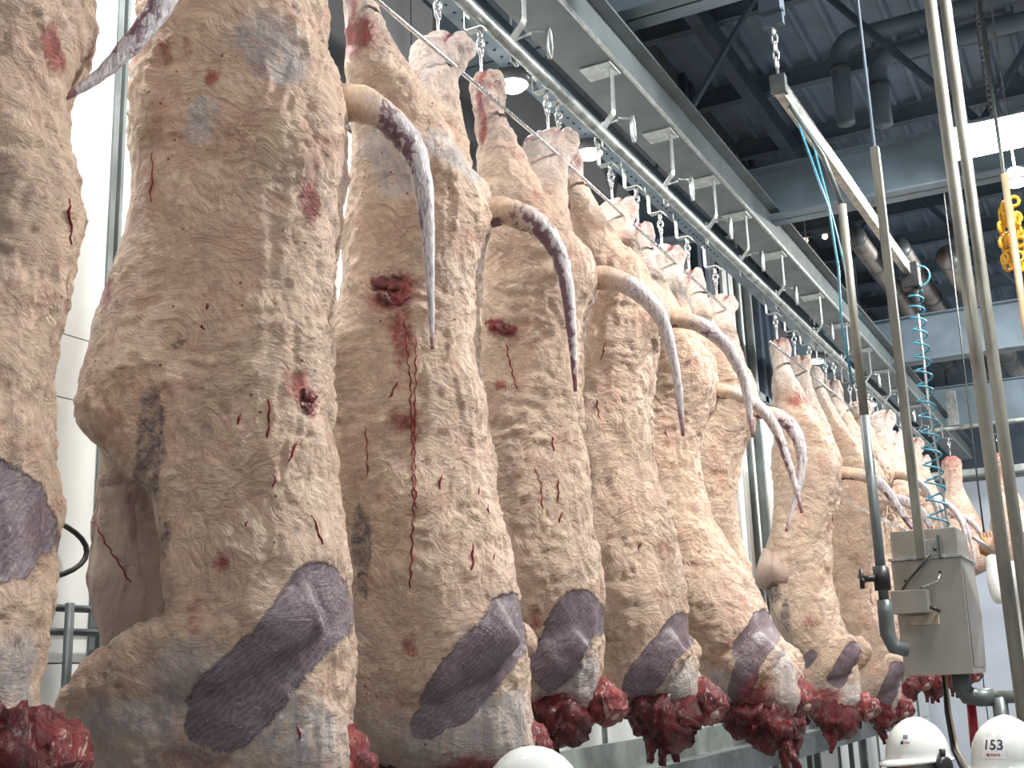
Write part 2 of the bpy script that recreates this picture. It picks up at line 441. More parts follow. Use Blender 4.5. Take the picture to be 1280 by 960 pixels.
def bracket_mb():
    m = MB()
    m.bar([(0.02, 0, 0.45), (0.02, 0, 0.19), (0.012, 0, 0.17), (-0.045, 0, 0.10), (-0.048, 0, 0.085), (-0.044, 0, -0.02)], 0.05, 0.009)
    m.box((-0.14, -0.08, 0.438), (0.045, 0.08, 0.45)); return m
br0 = bracket_mb().build('bracket', M['galv'], track, bevel=0.003); br0.location = (0, BRY[0], 0)
for yy in BRY[1:]:
    o = br0.copy(); C.objects.link(o); o.location = (0, yy, 0)
def dog_mb():
    m = MB()
    for dx, dy, dz in ((-0.085, 0, 0), (0.07, 0.05, 0.02)):
        ov = [(dx, dy + 0.024*math.cos(q), dz - 0.01 + 0.075*math.sin(q)) for q in (2*math.pi*j/16 for j in range(16))]
        m.tube(ov, 0.0095, 6, True); m.tube([(dx, dy, dz+0.05), (0, dy*.3, dz+0.06)], 0.007, 6)
    return m
dog0 = dog_mb().build('pusher_loop', M['galv'], track, True); dog0.location = (0, BRY[3]+0.12, 0.12)
for yy in BRY[4:]:
    o = dog0.copy(); C.objects.link(o); o.location = (0, yy+0.12+random.uniform(-.03, .05), 0.12)
# perforated cable tray behind the rail
m = MB()
ty = 2.0
m.box((-0.50, 0.5, 0.50), (-0.48, 17.6, 0.56)); m.box((-0.32, 0.5, 0.50), (-0.30, 17.6, 0.56))
m.box((-0.48, 0.5, 0.50), (-0.32, 17.6, 0.505))
tray = m.build('cable_tray', M['girder'], None)
tag(tray, 'flat grey cable tray running behind the tube rail', 'tray'); tray.location = (XR, 0, ZT-.05)
dm = MB()
while ty < 9: dm.box((-0.36, ty, 0.494), (-0.348, ty+0.012, 0.5005)); dm.box((-0.45, ty, 0.494), (-0.438, ty+0.012, 0.5005)); ty += 0.085
st_ = dm.build('rivet_row', M['black'], tray); st_['kind'] = 'stuff'  # black spots stand in for the shaded holes of the tray

# guide rod passing in front of the hocks
rod = MB().tube([(-2.085, 1.0, 4.33), (-2.085, 4.5, 4.325), (-2.09, 7.2, 4.24)], 0.0085, 8).build('guide_rod', M['bright'], None, True)
tag(rod, 'thin bright steel guide rod crossing the hocks of the nearer carcasses', 'rod')
rod2 = MB().tube([(-2.085, 8.2, 4.26), (-2.09, 14.5, 4.30)], 0.0085, 8).build('guide_rod', M['bright'], None, True)
tag(rod2, 'thin steel guide rod crossing the hocks of the farther carcasses, beyond the gap', 'rod')

# low stainless conveyor behind the carcasses, seen only between their lower ends
cv = thing('conveyor_pan', 'dull steel conveyor pan along the wall, glimpsed below the carcasses', 'conveyor', (-2.95, 7, 0))
MB().box((-.30, -6, 1.30), (.30, 8, 1.36)).build('bed', M['pipe'], cv)
MB().box((-.33, -6, 1.30), (-.30, 8, 1.55)).build('back_edge', M['pipe'], cv)
MB().box((.30, -6, 1.28), (.33, 8, 1.46)).build('front_edge', M['pole_dk'], cv)
for k in range(8):
    for xx in (-.28, .28): MB().box((xx-.025, -5.9+k*1.95, 0), (xx+.025, -5.85+k*1.95, 1.30)).build('leg', M['pole_dk'], cv)

# ------------------------------------------------------------------ carcasses
# each table: outline of one hanging carcass seen from its side: heights zt..zb in even steps, belly edge xl, back edge xr,
# the two hook points on the rail, then the tail, bare muscle, blood, cuts and neck as they sit on that animal
SHAPES = {
  0: dict(y=1.78, view=51.0, zt=3.643, zb=1.882,
   xl=[-0.489,-0.485,-0.481,-0.477,-0.473,-0.477,-0.484,-0.491,-0.493,-0.49,-0.488,-0.455,-0.38,-0.253,-0.132,-0.024],
   xr=[0.19,0.177,0.144,0.14,0.171,0.184,0.168,0.143,0.131,0.134,0.155,0.162,0.152,0.142,0.137,0.171],
   hock=[(1.502,4.693),(1.909,4.613)],
   tail=[(0.151,3.827,0.06),(0.223,3.925,0.057),(0.314,3.878,0.049),(0.352,3.748,0.039),(0.331,3.653,0.03),(0.268,3.54,0.024),(0.205,3.452,0.016),(0.161,3.406,0.012),(0.125,3.372,0.006)],
   purple=[(0.002,2.387,0.063,2.356,0.084),(-0.005,2.26,0.053,2.276,0.06)],
   pale=[(0.08,2.059,0.115,1.952,0.068)],
   blood=[(0.057,3.426,0.027,0.043,1.6)],
   dark=[],
   streaks=[[(0.133,3.081),(0.14,3.035),(0.146,2.981)]],
   neck=(0.177,1.871,0.082),
   arm=(0.01,2.152,-0.278,1.969)),
  1: dict(y=2.55, view=40.8, zt=3.896, zb=1.642,
   xl=[-0.294,-0.289,-0.284,-0.28,-0.288,-0.322,-0.372,-0.4,-0.407,-0.393,-0.385,-0.374,-0.347,-0.369,-0.325,-0.191],
   xr=[0.291,0.328,0.354,0.351,0.328,0.304,0.3,0.307,0.313,0.327,0.349,0.367,0.369,0.36,0.379,0.322],
   hock=[(2.401,4.596),(2.957,4.479)],
   tail=[(0.246,3.713,0.063),(0.326,3.715,0.059),(0.411,3.7,0.054),(0.489,3.648,0.044),(0.545,3.573,0.039),(0.576,3.469,0.032),(0.59,3.315,0.022),(0.594,3.162,0.014),(0.597,3.037,0.009),(0.597,2.939,0.005)],
   purple=[(0.251,2.218,0.241,2.168,0.088),(0.251,2.178,0.028,1.951,0.096),(-0.037,1.916,0.038,1.96,0.038)],
   pale=[(-0.059,2.021,0.213,1.877,0.101),(0.09,3.747,0.134,3.702,0.087),(-0.279,1.935,-0.131,1.929,0.051),(-0.069,3.537,-0.078,3.477,0.043)],
   blood=[(0.223,3.309,0.031,0.067,1.5),(0.186,2.762,0.041,0.059,1.1),(0.216,2.73,0.023,0.046,1.6),(-0.048,3.631,0.021,0.026,1.2),(-0.181,3.726,0.033,0.052,0.8),(-0.117,3.727,0.019,0.048,0.7),(0.005,2.296,0.02,0.028,1),(-0.044,2.174,0.026,0.047,0.8),(0.091,3.661,0.034,0.024,0.6),(-0.311,3.085,0.018,0.101,1.1),(0.2,3.859,0.059,0.035,0.6),(0.022,3.828,0.054,0.034,0.5)],
   dark=[(-0.177,2.597,0.035,0.164,0.9),(-0.113,2.874,0.049,0.04,0.5),(-0.136,2.354,0.022,0.086,0.5)],
   streaks=[[(0.114,2.722),(0.117,2.675),(0.114,2.617)],[(0.192,2.616),(0.179,2.588),(0.163,2.558)],[(0.23,2.423),(0.242,2.391),(0.257,2.35)],[(0.131,2.516),(0.127,2.491)],[(-0.209,3.443),(-0.201,3.374),(-0.206,3.293)],[(0.197,1.906),(0.201,1.868)],[(-0.357,2.494),(-0.319,2.415),(-0.259,2.325),(-0.239,2.291)],[(0.068,2.403),(0.061,2.388)],[(0.043,2.684),(0.04,2.652)],[(-0.041,2.99),(-0.049,2.972)],[(-0.06,2.93),(-0.053,2.915)]],
   neck=(0.339,1.8,0.086),
   arm=(0.221,2.168,-0.325,1.95)),
  2: dict(y=3.42, view=32.8, zt=3.841, zb=1.633,
   xl=[-0.158,-0.158,-0.159,-0.166,-0.207,-0.282,-0.33,-0.351,-0.352,-0.329,-0.304,-0.274,-0.244,-0.222,-0.175,-0.04],
   xr=[0.303,0.376,0.369,0.332,0.316,0.32,0.332,0.347,0.362,0.386,0.413,0.437,0.447,0.452,0.474,0.432],
   hock=[(3.186,4.46),(3.793,4.474)],
   tail=[(0.342,3.632,0.058),(0.412,3.639,0.052),(0.484,3.614,0.047),(0.555,3.559,0.041),(0.604,3.479,0.032),(0.628,3.366,0.026),(0.639,3.231,0.02),(0.642,3.112,0.014),(0.644,2.961,0.006)],
   purple=[(0.363,2.192,0.341,2.138,0.07),(0.346,2.138,0.161,1.939,0.085),(0.098,1.87,0.161,1.927,0.047)],
   pale=[(0.085,1.811,0.33,1.825,0.091),(0.233,1.876,0.358,1.919,0.052),(0.174,3.765,0.283,3.736,0.064),(-0.045,3.793,0.035,3.646,0.073)],
   blood=[(0.004,3.259,0.074,0.062,1.7),(0.028,3.107,0.045,0.126,1),(0.05,2.809,0.061,0.044,1),(0.101,2.769,0.055,0.028,0.7),(0.04,2.099,0.032,0.048,0.8),(-0.126,4.202,0.089,0.075,1.4),(0.229,1.735,0.13,0.047,1.2)],
   dark=[(-0.106,2.4,0.027,0.161,0.9),(-0.023,3.287,0.051,0.034,1)],
   streaks=[[(0.042,3.162),(0.058,2.97),(0.062,2.73),(0.062,2.522),(0.048,2.276)],[(0.081,3.106),(0.071,2.783),(0.069,2.522)],[(-0.086,2.793),(-0.082,2.719),(-0.08,2.636)],[(0.153,2.634),(0.144,2.585)],[(0.248,2.416),(0.243,2.328)],[(0.274,2.608),(0.278,2.575)],[(0.303,2.543),(0.307,2.512)],[(-0.011,2.89),(0.016,2.944)],[(0.324,2.389),(0.313,2.364)]],
   neck=(0.429,1.786,0.078),
   arm=(0.341,2.138,-0.133,1.878)),
  3: dict(y=4.38, view=26.7, zt=3.864, zb=1.833,
   xl=[-0.133,-0.137,-0.157,-0.187,-0.244,-0.314,-0.344,-0.354,-0.358,-0.334,-0.31,-0.267,-0.216,-0.148,-0.048,0.023],
   xr=[0.277,0.354,0.367,0.316,0.287,0.278,0.275,0.281,0.288,0.295,0.302,0.324,0.334,0.319,0.295,0.269],
   hock=[(4.155,4.482),(4.822,4.482)],
   tail=[(0.301,3.644,0.052),(0.376,3.649,0.052),(0.461,3.624,0.045),(0.543,3.57,0.041),(0.607,3.496,0.034),(0.645,3.399,0.027),(0.668,3.275,0.02),(0.682,3.136,0.017),(0.688,2.941,0.007)],
   purple=[(0.202,2.224,0.097,2.043,0.096),(0.242,2.217,0.178,2.159,0.077)],
   pale=[(0.122,1.925,0.23,1.98,0.107)],
   blood=[(-0.057,3.38,0.041,0.034,1.6),(-0.009,3.354,0.041,0.034,0.8),(0.091,1.897,0.126,0.044,1.2),(-0.064,3.14,0.034,0.027,1),(0.043,2.224,0.039,0.058,0.9)],
   dark=[],
   streaks=[[(-0.036,3.312),(-0.02,3.221),(0.002,3.114)],[(0.06,2.795),(0.082,2.731),(0.084,2.621)],[(0.149,2.744),(0.148,2.65)],[(0.159,2.618),(0.147,2.572)],[(0.134,2.921),(0.138,2.856)]],
   neck=(0.322,1.884,0.076),
   arm=(0.207,2.128,-0.15,1.891)),
  4: dict(y=5.25, view=22.7, zt=3.927, zb=1.791,
   xl=[-0.072,-0.074,-0.101,-0.164,-0.224,-0.269,-0.314,-0.32,-0.325,-0.312,-0.284,-0.248,-0.175,-0.1,0.007,0.117],
   xr=[0.292,0.37,0.392,0.31,0.275,0.259,0.266,0.276,0.301,0.325,0.348,0.367,0.381,0.401,0.405,0.38],
   hock=[(4.948,4.473),(5.602,4.398)],
   tail=[(0.331,3.668,0.043),(0.425,3.671,0.043),(0.519,3.633,0.039),(0.611,3.558,0.035),(0.673,3.462,0.031),(0.71,3.352,0.023),(0.723,3.233,0.019),(0.732,3.064,0.008)],
   purple=[(0.329,2.185,0.123,1.985,0.074),(0.103,1.935,0.159,2.001,0.059)],
   pale=[(0.294,1.929,0.4,1.959,0.11)],
   blood=[(0.264,2.54,0.06,0.053,0.7),(0.232,2.328,0.082,0.045,0.6),(0.08,1.851,0.146,0.044,1)],
   dark=[],
   streaks=[[(0.053,3.504),(0.03,3.427)],[(-0.002,3.237),(0.008,3.141)],[(0.158,2.562),(0.148,2.527)]],
   neck=(0.439,1.85,0.087),
   arm=(0.305,2.099,-0.094,1.857)),
  5: dict(y=6.02, view=20.1, zt=3.730, zb=1.731,
   xl=[-0.049,-0.057,-0.085,-0.134,-0.184,-0.196,-0.203,-0.211,-0.162,-0.111,-0.06,0.006,0.071,0.141,0.214,0.297],
   xr=[0.322,0.362,0.376,0.311,0.249,0.239,0.246,0.278,0.338,0.405,0.472,0.54,0.609,0.66,0.673,0.638],
   hock=[(5.973,4.401),(6.351,4.375)],
   tail=[(0.315,3.461,0.039),(0.387,3.456,0.039),(0.491,3.418,0.034),(0.59,3.333,0.034),(0.652,3.22,0.026),(0.686,3.088,0.021),(0.716,2.958,0.017),(0.742,2.778,0.008)],
   purple=[(0.489,2.193,0.39,2.08,0.082),(0.403,2.099,0.326,1.91,0.057)],
   pale=[(0.578,2.016,0.603,1.863,0.106),(0.243,1.951,0.276,1.873,0.057)],
   blood=[(0.411,1.869,0.098,0.106,1.1),(0.185,2.224,0.041,0.066,0.6)],
   dark=[],
   streaks=[[(0.059,3.221),(0.064,3.174)],[(0.249,3.113),(0.253,3.05)]],
   neck=(0.658,1.849,0.089),
   arm=(0.508,2.095,0.196,1.838)),
  6: dict(y=6.90, view=17.7, zt=3.833, zb=1.690,
   xl=[-0.032,-0.05,-0.082,-0.132,-0.181,-0.191,-0.2,-0.192,-0.147,-0.103,-0.048,0.028,0.105,0.171,0.23,0.257],
   xr=[0.28,0.329,0.36,0.308,0.221,0.187,0.166,0.166,0.186,0.22,0.264,0.332,0.401,0.459,0.486,0.437],
   hock=[(6.832,4.375),(7.384,4.344)],
   tail=[(0.292,3.506,0.044),(0.386,3.49,0.043),(0.476,3.444,0.043),(0.547,3.341,0.038),(0.566,3.194,0.029),(0.535,3.052,0.024),(0.486,2.912,0.014),(0.436,2.773,0.009)],
   purple=[(0.334,2.193,0.21,2.023,0.065)],
   pale=[],
   blood=[(0.164,2.83,0.024,0.066,0.9)],
   dark=[],
   streaks=[],
   neck=(0.46,1.816,0.082),
   arm=(0.366,2.061,0.149,1.809)),
  7: dict(y=8.95, view=13.8, zt=3.712, zb=1.624,
   xl=[-0.114,-0.132,-0.141,-0.132,-0.149,-0.188,-0.249,-0.299,-0.318,-0.306,-0.295,-0.213,-0.129,-0.058,0.012,0.072],
   xr=[0.326,0.36,0.393,0.362,0.319,0.283,0.247,0.241,0.235,0.25,0.275,0.314,0.339,0.353,0.367,0.297],
   hock=[(8.885,4.407),(9.44,4.401)],
   tail=[(0.354,3.393,0.048),(0.496,3.37,0.048),(0.605,3.314,0.042),(0.682,3.231,0.035),(0.739,3.127,0.029),(0.785,3.029,0.023),(0.826,2.945,0.012)],
   purple=[(0.304,2.089,0.177,1.902,0.058),(0.028,2.072,-0.016,2.018,0.041)],
   pale=[(0.377,1.733,0.25,1.818,0.08)],
   blood=[(0.111,3.927,0.122,0.073,0.9),(0.279,2.964,0.059,0.059,1.2),(0.048,2.294,0.094,0.07,0.7),(0.085,1.795,0.127,0.058,1.2),(0.339,1.734,0.046,0.046,1)],
   dark=[(-0.211,2.532,0.059,0.071,1),(-0.123,2.245,0.035,0.235,1)],
   streaks=[[(0.262,3.081),(0.27,2.994)],[(0.351,3.075),(0.348,2.931)]],
   neck=(0.384,1.698,0.091),
   arm=(0.334,2.115,-0.074,1.855)),
  8: dict(y=9.95, view=12.5, zt=3.734, zb=1.606,
   xl=[0.103,0.072,0.04,0.01,-0.015,-0.041,-0.066,-0.079,-0.087,-0.095,-0.096,-0.035,0.026,0.097,0.165,0.179],
   xr=[0.395,0.461,0.524,0.52,0.456,0.407,0.399,0.391,0.383,0.41,0.45,0.469,0.487,0.481,0.457,0.422],
   hock=[(9.948,4.407),(10.532,4.404)],
   tail=[(0.477,3.303,0.046),(0.6,3.288,0.045),(0.717,3.221,0.039),(0.787,3.125,0.032),(0.813,3.034,0.019)],
   purple=[(0.429,1.947,0.305,1.73,0.063)],
   pale=[],
   blood=[(0.208,1.644,0.126,0.063,1.2),(0.215,2.308,0.077,0.077,0.6)],
   dark=[],
   streaks=[[(0.288,2.552),(0.288,2.428)]],
   neck=(0.456,1.659,0.088),
   arm=(0.451,1.995,0.035,1.708)),
}
WQ2 = [(-0.028, 3.296), (0.03, 3.279), (0.009, 3.234)]
WQ3 = [(-0.079, 3.394), (-0.028, 3.365)]
WQ1 = [(0.216, 2.741), (0.208, 2.713)]


def sup(c, s, n):
    return math.copysign(abs(c)**(2/n), c), math.copysign(abs(s)**(2/n), s)

def carcass_mesh(sh, voxel, gape=0.0, seed=0):
    """one closed skin: trunk, two hind legs and two upper arms merged by a voxel remesh, then wrinkled"""
    psi = math.radians(sh['view'] - 12)
    zb, zt = sh['zb'], sh['zt']
    xl, xr = np.array(sh['xl']), np.array(sh['xr']); n = len(xl)
    xl = xl + .018; xr = xr - .018      # the wrinkles add this back
    zs = np.linspace(zt, zb, n)
    T = np.linspace(0, 1, n)
    hb = np.interp(T, [0, .12, .25, .38, .55, .7, .82, .92, 1], [.25, .27, .235, .235, .285, .30, .285, .22, .12])
    wid = xr - xl
    hb = np.minimum(hb, wid*0.52 + 0.02)
    mb = MB(); rings = []; K = 40
    zz = np.linspace(0, n-1, 44)
    for q in zz:
        i = q; z = np.interp(i, range(n), zs); a = np.interp(i, range(n), xl); b = np.interp(i, range(n), xr); h = np.interp(i, range(n), hb); t = i/(n-1)
        cap = 1.0
        if t < 0.05: cap = math.sqrt(max(0.02, 1 - (1 - t/0.05)**2))
        if t > 0.95: cap = math.sqrt(max(0.02, 1 - ((t - 0.95)/0.05)**2))
        xc, r = (a+b)/2, (b-a)/2
        notch = gape*float(sstep(.50, .68, np.array([t]))[0])*(1 - float(sstep(.76, .85, np.array([t]))[0]))
        ring = []
        for j in range(K):
            th = 2*math.pi*j/K
            c, s = sup(math.cos(th), math.sin(th), 2.35)
            x = xc + r*c*cap; yv = h*s*cap
            if c < 0 and notch > 0:
                w = (-c)**1.5
                x += notch*w*(0.7 - 1.25*math.tanh(yv/0.05))*.62            # near flap is shorter than the far flap
                x += notch*1.3*math.exp(-(yv/0.085)**2)*w               # the belly is slit open
            if c > 0: x -= 0.02*math.exp(-(yv/0.03)**2)*c*(1 if t > .12 else 0)  # groove along the spine
            ring.append((x, yv, z - zb))
        rings.append(ring)
    mb.loft(rings)
    # hind legs
    for side, (hy, hz) in zip((-1, 1), sh['hock']):
        d = hy - sh['y']; hx, hyl = d*math.sin(psi), d*math.cos(psi)
        wt = 0.05 if side < 0 else 0.085
        rings = []; L = 18
        zend = zt - 0.42
        for i in range(L):
            z = hz + 0.05 + (zend - hz - 0.05)*i/(L-1)
            t = min(1.0, (hz + 0.05 - z)/(hz + 0.05 - zt))
            zi = np.interp(-max(zend, min(z, zt)), -zs, np.arange(n))
            ta, tb = np.interp(zi, range(n), xl) + 0.03, np.interp(zi, range(n), xr) - 0.02
            knob = math.exp(-((hz - z)/0.07)**2)
            w0 = wt*(0.80 + 0.30*knob) if side < 0 else wt*(1.0 + 0.15*knob - 0.3*float(sstep(.25, .5, np.array([t]))[0]))
            fr = t**(1.25 if side > 0 else 1.55); fl = t**1.1
            a = (hx - w0)*(1-fl) + ta*fl; b = (hx + w0)*(1-fr) + tb*fr
            yc = hyl*(1-t**.8) + side*0.125*t**.8
            h = (0.05 + 0.012*knob)*(1-t**1.1) + 0.165*t**1.1
            cap = 1.0
            if i == 0: cap = 0.45
            if z < zt: cap = math.sqrt(max(0.05, 1 - ((zt - z)/(zt - zend))**2))
            ring = []
            for j in range(20):
                c, s = sup(math.cos(2*math.pi*j/20), math.sin(2*math.pi*j/20), 2.2)
                ring.append(((a+b)/2 + (b-a)/2*c*cap, yc + h*s*cap, z - zb))
            rings.append(ring)
        rings.reverse() if False else None
        mb.loft(rings)
        # heel knob and tendon with the gap the hook passes through
        s1 = 0.028 if side < 0 else 0.05
        P = [(hx+s1*.3, hyl, hz+0.035-zb), (hx+s1*1.6, hyl, hz+0.02-zb)]
        for dz, k_ in ((.05, 2.3), (.13, 2.2), (.22, 1.8), (.33, .9), (.44, 0)):
            z = hz - dz; t = min(1.0, (hz + 0.05 - z)/(hz + 0.05 - zt))
            ta, tb = xl[0] + .03, xr[0] - .02
            a = (hx - wt)*(1-t**1.1) + ta*t**1.1; b = (hx + wt)*(1-t**1.4) + tb*t**1.4
            q = min(1.0, max(0.0, (dz - .10)/.34))
            P.append(((hx + s1*k_)*(1-q) + (a+b)/2*q, hyl*(1-t**.8) + side*0.125*t**.8, z - zb))
        mb.tube(P, [0.028, 0.034, 0.032, 0.02, 0.022, 0.035, 0.04], 10)
    # upper arms folded against the chest
    ax, az, ex, ez = sh['arm']
    for side in (-1, 1):
        P = []
        for t in (-0.12, 0, .18, .36, .55, .75, .92, 1.04):
            x = ax + (ex-ax)*t; z = az + (ez-az)*t
            zi = np.interp(-z, -zs, np.arange(n)); h = float(np.interp(zi, range(n), hb))
            off = float(np.interp(t, [-.12, .3, 1.0], [.66, .84, .55]))*max(h, .2)
            P.append((x, side*off, z - zb))
        mb.tube(P, [.07, .10, .12, .125, .118, .105, .085, .045], 14, False, 0.62)
    me = bpy.data.meshes.new('raw'); me.from_pydata(mb.v, [], mb.f); me.update()
    o = bpy.data.objects.new('raw', me); C.objects.link(o)
    r = o.modifiers.new('r', 'REMESH'); r.mode = 'VOXEL'; r.voxel_size = voxel; r.use_smooth_shade = True
    sm = o.modifiers.new('s', 'SMOOTH'); sm.factor = 0.5; sm.iterations = int(0.11/voxel)
    out = evaluated(o, 'carcass_body')
    bpy.data.objects.remove(o); bpy.data.meshes.remove(me)
    nv = len(out.vertices)
    co = np.empty(nv*3, np.float32); out.vertices.foreach_get('co', co); co = co.reshape(-1, 3).astype(float)
    no = np.empty(nv*3, np.float32); out.vertex_normals.foreach_get('vector', no); no = no.reshape(-1, 3).astype(float)
    x, y, z = co.T; Z = z + zb
    S = x*math.cos(math.radians(12)) + y*math.sin(math.radians(12))
    seedv = np.array([seed*7.7, seed*3.1, seed*5.3])
    P = co + seedv
    near = 1 - sstep(-0.02, 0.06, y)
    wob = np.stack([fbm(P*7 + 31, 3), fbm(P*7 + 57, 3)], 1)*0.025
    sx, szz = S + wob[:,0], Z + wob[:,1]
    def caps(lst, soft):
        w = np.zeros(nv)
        for x1, z1, x2, z2, r in lst:
            d = np.array([x2-x1, z2-z1]); L2 = d@d + 1e-9
            t = np.clip(((sx-x1)*d[0] + (szz-z1)*d[1])/L2, 0, 1)
            dist = np.hypot(sx-x1-t*d[0], szz-z1-t*d[1])
            w = np.maximum(w, 1 - sstep(r*(1-soft), r*(1+soft), dist))
        return w
    def ell(lst):
        w = np.zeros(nv)
        for ex_, ez_, rx, rz, q in lst:
            w = np.maximum(w, q*np.exp(-(((sx-ex_)/rx)**2 + ((szz-ez_)/rz)**2)*0.8))
        return w
    purple = caps(sh['purple'], 0.35)
    dark = ell(sh['dark'])*near
    purple = np.maximum(purple, np.minimum(dark, .50))
    blood = ell(sh['blood'])*near
    pale = caps(sh['pale'], 0.6)*near*0.8
    groove = np.zeros(nv)
    up = sstep(zt + 0.02, zt + 0.5, Z)
    pale = np.maximum(pale, up*0.62)
    lowband = 1 - sstep(1.86, 2.02, Z); pale = np.maximum(pale, lowband*0.5)
    bl2 = sstep(0.10, 0.75, fbm(P*5 + 90, 4) + 0.25*up + 0.35*(1 - sstep(1.78, 1.92, Z)))
    blood = np.maximum(blood, bl2*0.55*np.maximum(up, 1 - sstep(1.80, 1.98, Z)))
    for side, (hy, hz) in zip((-1, 1), sh['hock']):      # tendon grooves and raw shins below the hooks
        d_ = hy - sh['y']; hx_ = d_*math.sin(psi); hy_ = d_*math.cos(psi)
        m_ = np.exp(-((y - hy_*.9)/.10)**2)*sstep(hz - .42, hz - .25, Z)*up**.3
        wv_ = 0.012*np.sin(Z*23 + seed)
        g_ = np.exp(-((x - hx_ - (.055 if side > 0 else .01) - wv_)/.016)**2)
        g2_ = np.exp(-((x - hx_ + .035 - wv_*1.5)/.012)**2)
        blood = np.maximum(blood, m_*(g_*1.1 + (.72*sstep(-.2, .5, fbm(P*np.array([14, 14, 5]), 3)) if side < 0 else g2_*.35)))
        groove = groove + m_*(g_*.016 + g2_*.007)
    cav = np.zeros(nv)
    if gape > 0:
        xi = np.interp(-Z, -zs, xl); tt = (zt - Z)/(zt - zb)
        ins = (no[:,0]*0.2 + no[:,1]*-0.98)      # inner face of the far flap looks toward the near side
        cav = sstep(.53, .64, tt)*(1 - sstep(.88, .97, tt))*(1 - sstep(gape*1.2, gape*1.9, x - xi))*sstep(-.03, .05, y)*sstep(-.2, .15, ins)
        cav = np.maximum(cav, sstep(.53, .64, tt)*(1 - sstep(.85, .93, tt))*(1 - sstep(.2, .55, np.abs(y)/.12))*(1 - sstep(-.5, -.1, no[:,0]))*(1 - sstep(gape*1.6, gape*2.5, x - xi)))
    low_ = cav*sstep(.76, .84, tt + .03*fbm(P*9, 2)) if gape > 0 else 0
    purple = np.maximum(purple, low_*.9)
    cav = cav*(1 - .8*low_)
    # wrinkled fat: lumps, folds running down and across, smooth over the bare muscle
    calm = 1 - 0.85*np.maximum(purple, np.maximum(cav, pale*0.5))
    Pw = P + np.stack([fbm(P*6 + 5, 2), fbm(P*6 + 11, 2), fbm(P*6 + 23, 2)], 1)*0.05
    lump = fbm(Pw*np.array([9, 9, 7]), 4, 0.55)
    fold = 1 - np.abs(fbm(Pw*np.array([17, 17, 9.0]) + 40, 4, 0.55))*2.2
    cross = 1 - np.abs(fbm(Pw*np.array([7, 7, 24.0]) + 70, 3, 0.55))*2.4
    rump = np.exp(-((Z - zt + 0.02)/0.16)**2)*sstep(.0, .25, x)
    slow = sstep(-.25, .25, fbm(P*4.3 + 3, 2)); back = sstep(.1, .75, no[:,0])
    ribs = 1 - np.abs(fbm(Pw*np.array([26, 26, 6.0]) + 15, 3))*2.3
    disp = 0.016*fbm(P*5 + 8, 2) + 0.010*lump + calm*((0.003 + .007*slow)*fold + (0.002 + 0.005*slow)*cross + back*(0.008*ribs + .004*fold)) + rump*0.014*fbm(P*22, 3)
    disp -= groove + 0.010*np.clip(dark, 0, 1) + 0.006*np.clip(blood - .8, 0, 1)
    edge = sstep(0.02, .3, np.abs(no[:,1]) < 0.35)
    disp += 0.006*fbm(P*np.array([40, 40, 30]), 3)*(0.35 + 0.65*edge)*calm
    co += no*disp[:, None]
    out.vertices.foreach_set('co', co.astype(np.float32).ravel())
    at = out.color_attributes.new('tissue', 'FLOAT_COLOR', 'POINT')
    at.data.foreach_set('color', np.stack([np.clip(blood*.75, 0, 1), purple, pale, cav], 1).astype(np.float32).ravel())
    out.update()
    out.polygons.foreach_set('use_smooth', [True]*len(out.polygons))
    return out

def tube_mesh(name, pts, n=14, seed=0, sub=4):
    """tapered tube along a smooth path with red / mid / tip weights in the tissue attribute"""
    P = np.array([p[:3] for p in pts], float); R = np.array([p[3] for p in pts], float)
    t0 = np.linspace(0, 1, len(P)); t1 = np.linspace(0, 1, (len(P)-1)*sub + 1)
    def sp(a):
        o = []
        for i in range(len(a)-1):
            p0, p1, p2, p3 = a[max(i-1, 0)], a[i], a[i+1], a[min(i+2, len(a)-1)]
            for k in range(sub):
                u = k/sub
                o.append(0.5*((2*p1) + (-p0+p2)*u + (2*p0-5*p1+4*p2-p3)*u*u + (-p0+3*p1-3*p2+p3)*u**3))
        o.append(a[-1]); return np.array(o)
    PP = sp(P); RR = np.maximum(sp(R), 0.001)
    m = MB().tube([tuple(p) for p in PP], list(RR), n)
    me = bpy.data.meshes.new(name); me.from_pydata(m.v, [], m.f)
    co = np.array(m.v)
    t = np.repeat(np.linspace(0, 1, len(PP)), n); c = np.repeat(PP, n, axis=0)
    rad = co - c
    k = 1 + 0.16*fbm(co*26 + seed, 3) + 0.10*fbm(co*70 + seed, 2)
    k *= 1 + 0.05*np.sin(t*95)*sstep(.25, .5, t)
    co2 = c + rad*k[:, None]
    me.vertices.foreach_set('co', co2.astype(np.float32).ravel())
    below = sstep(.2, 1.0, -rad[:,2]/np.maximum(1e-5, np.linalg.norm(rad, axis=1)))
    mid = sstep(.22, .46, t + 0.06*fbm(co*14 + seed, 2))
    red = np.maximum(below*(1 - sstep(.1, .42, t))*.95, 0.47*sstep(-.3, .4, fbm(co*np.array([8, 8, 3]) + seed, 3)) + .25*sstep(-.6, .6, -rad[:,0]/np.maximum(1e-5, np.linalg.norm(rad, axis=1)))*mid)
    tip = sstep(.80, 1.0, t)*0.75
    at = me.color_attributes.new('tissue', 'FLOAT_COLOR', 'POINT')
    at.data.foreach_set('color', np.stack([mid, red, tip, np.zeros_like(t)], 1).astype(np.float32).ravel())
    me.polygons.foreach_set('use_smooth', [True]*len(me.polygons)); me.update()
    return me

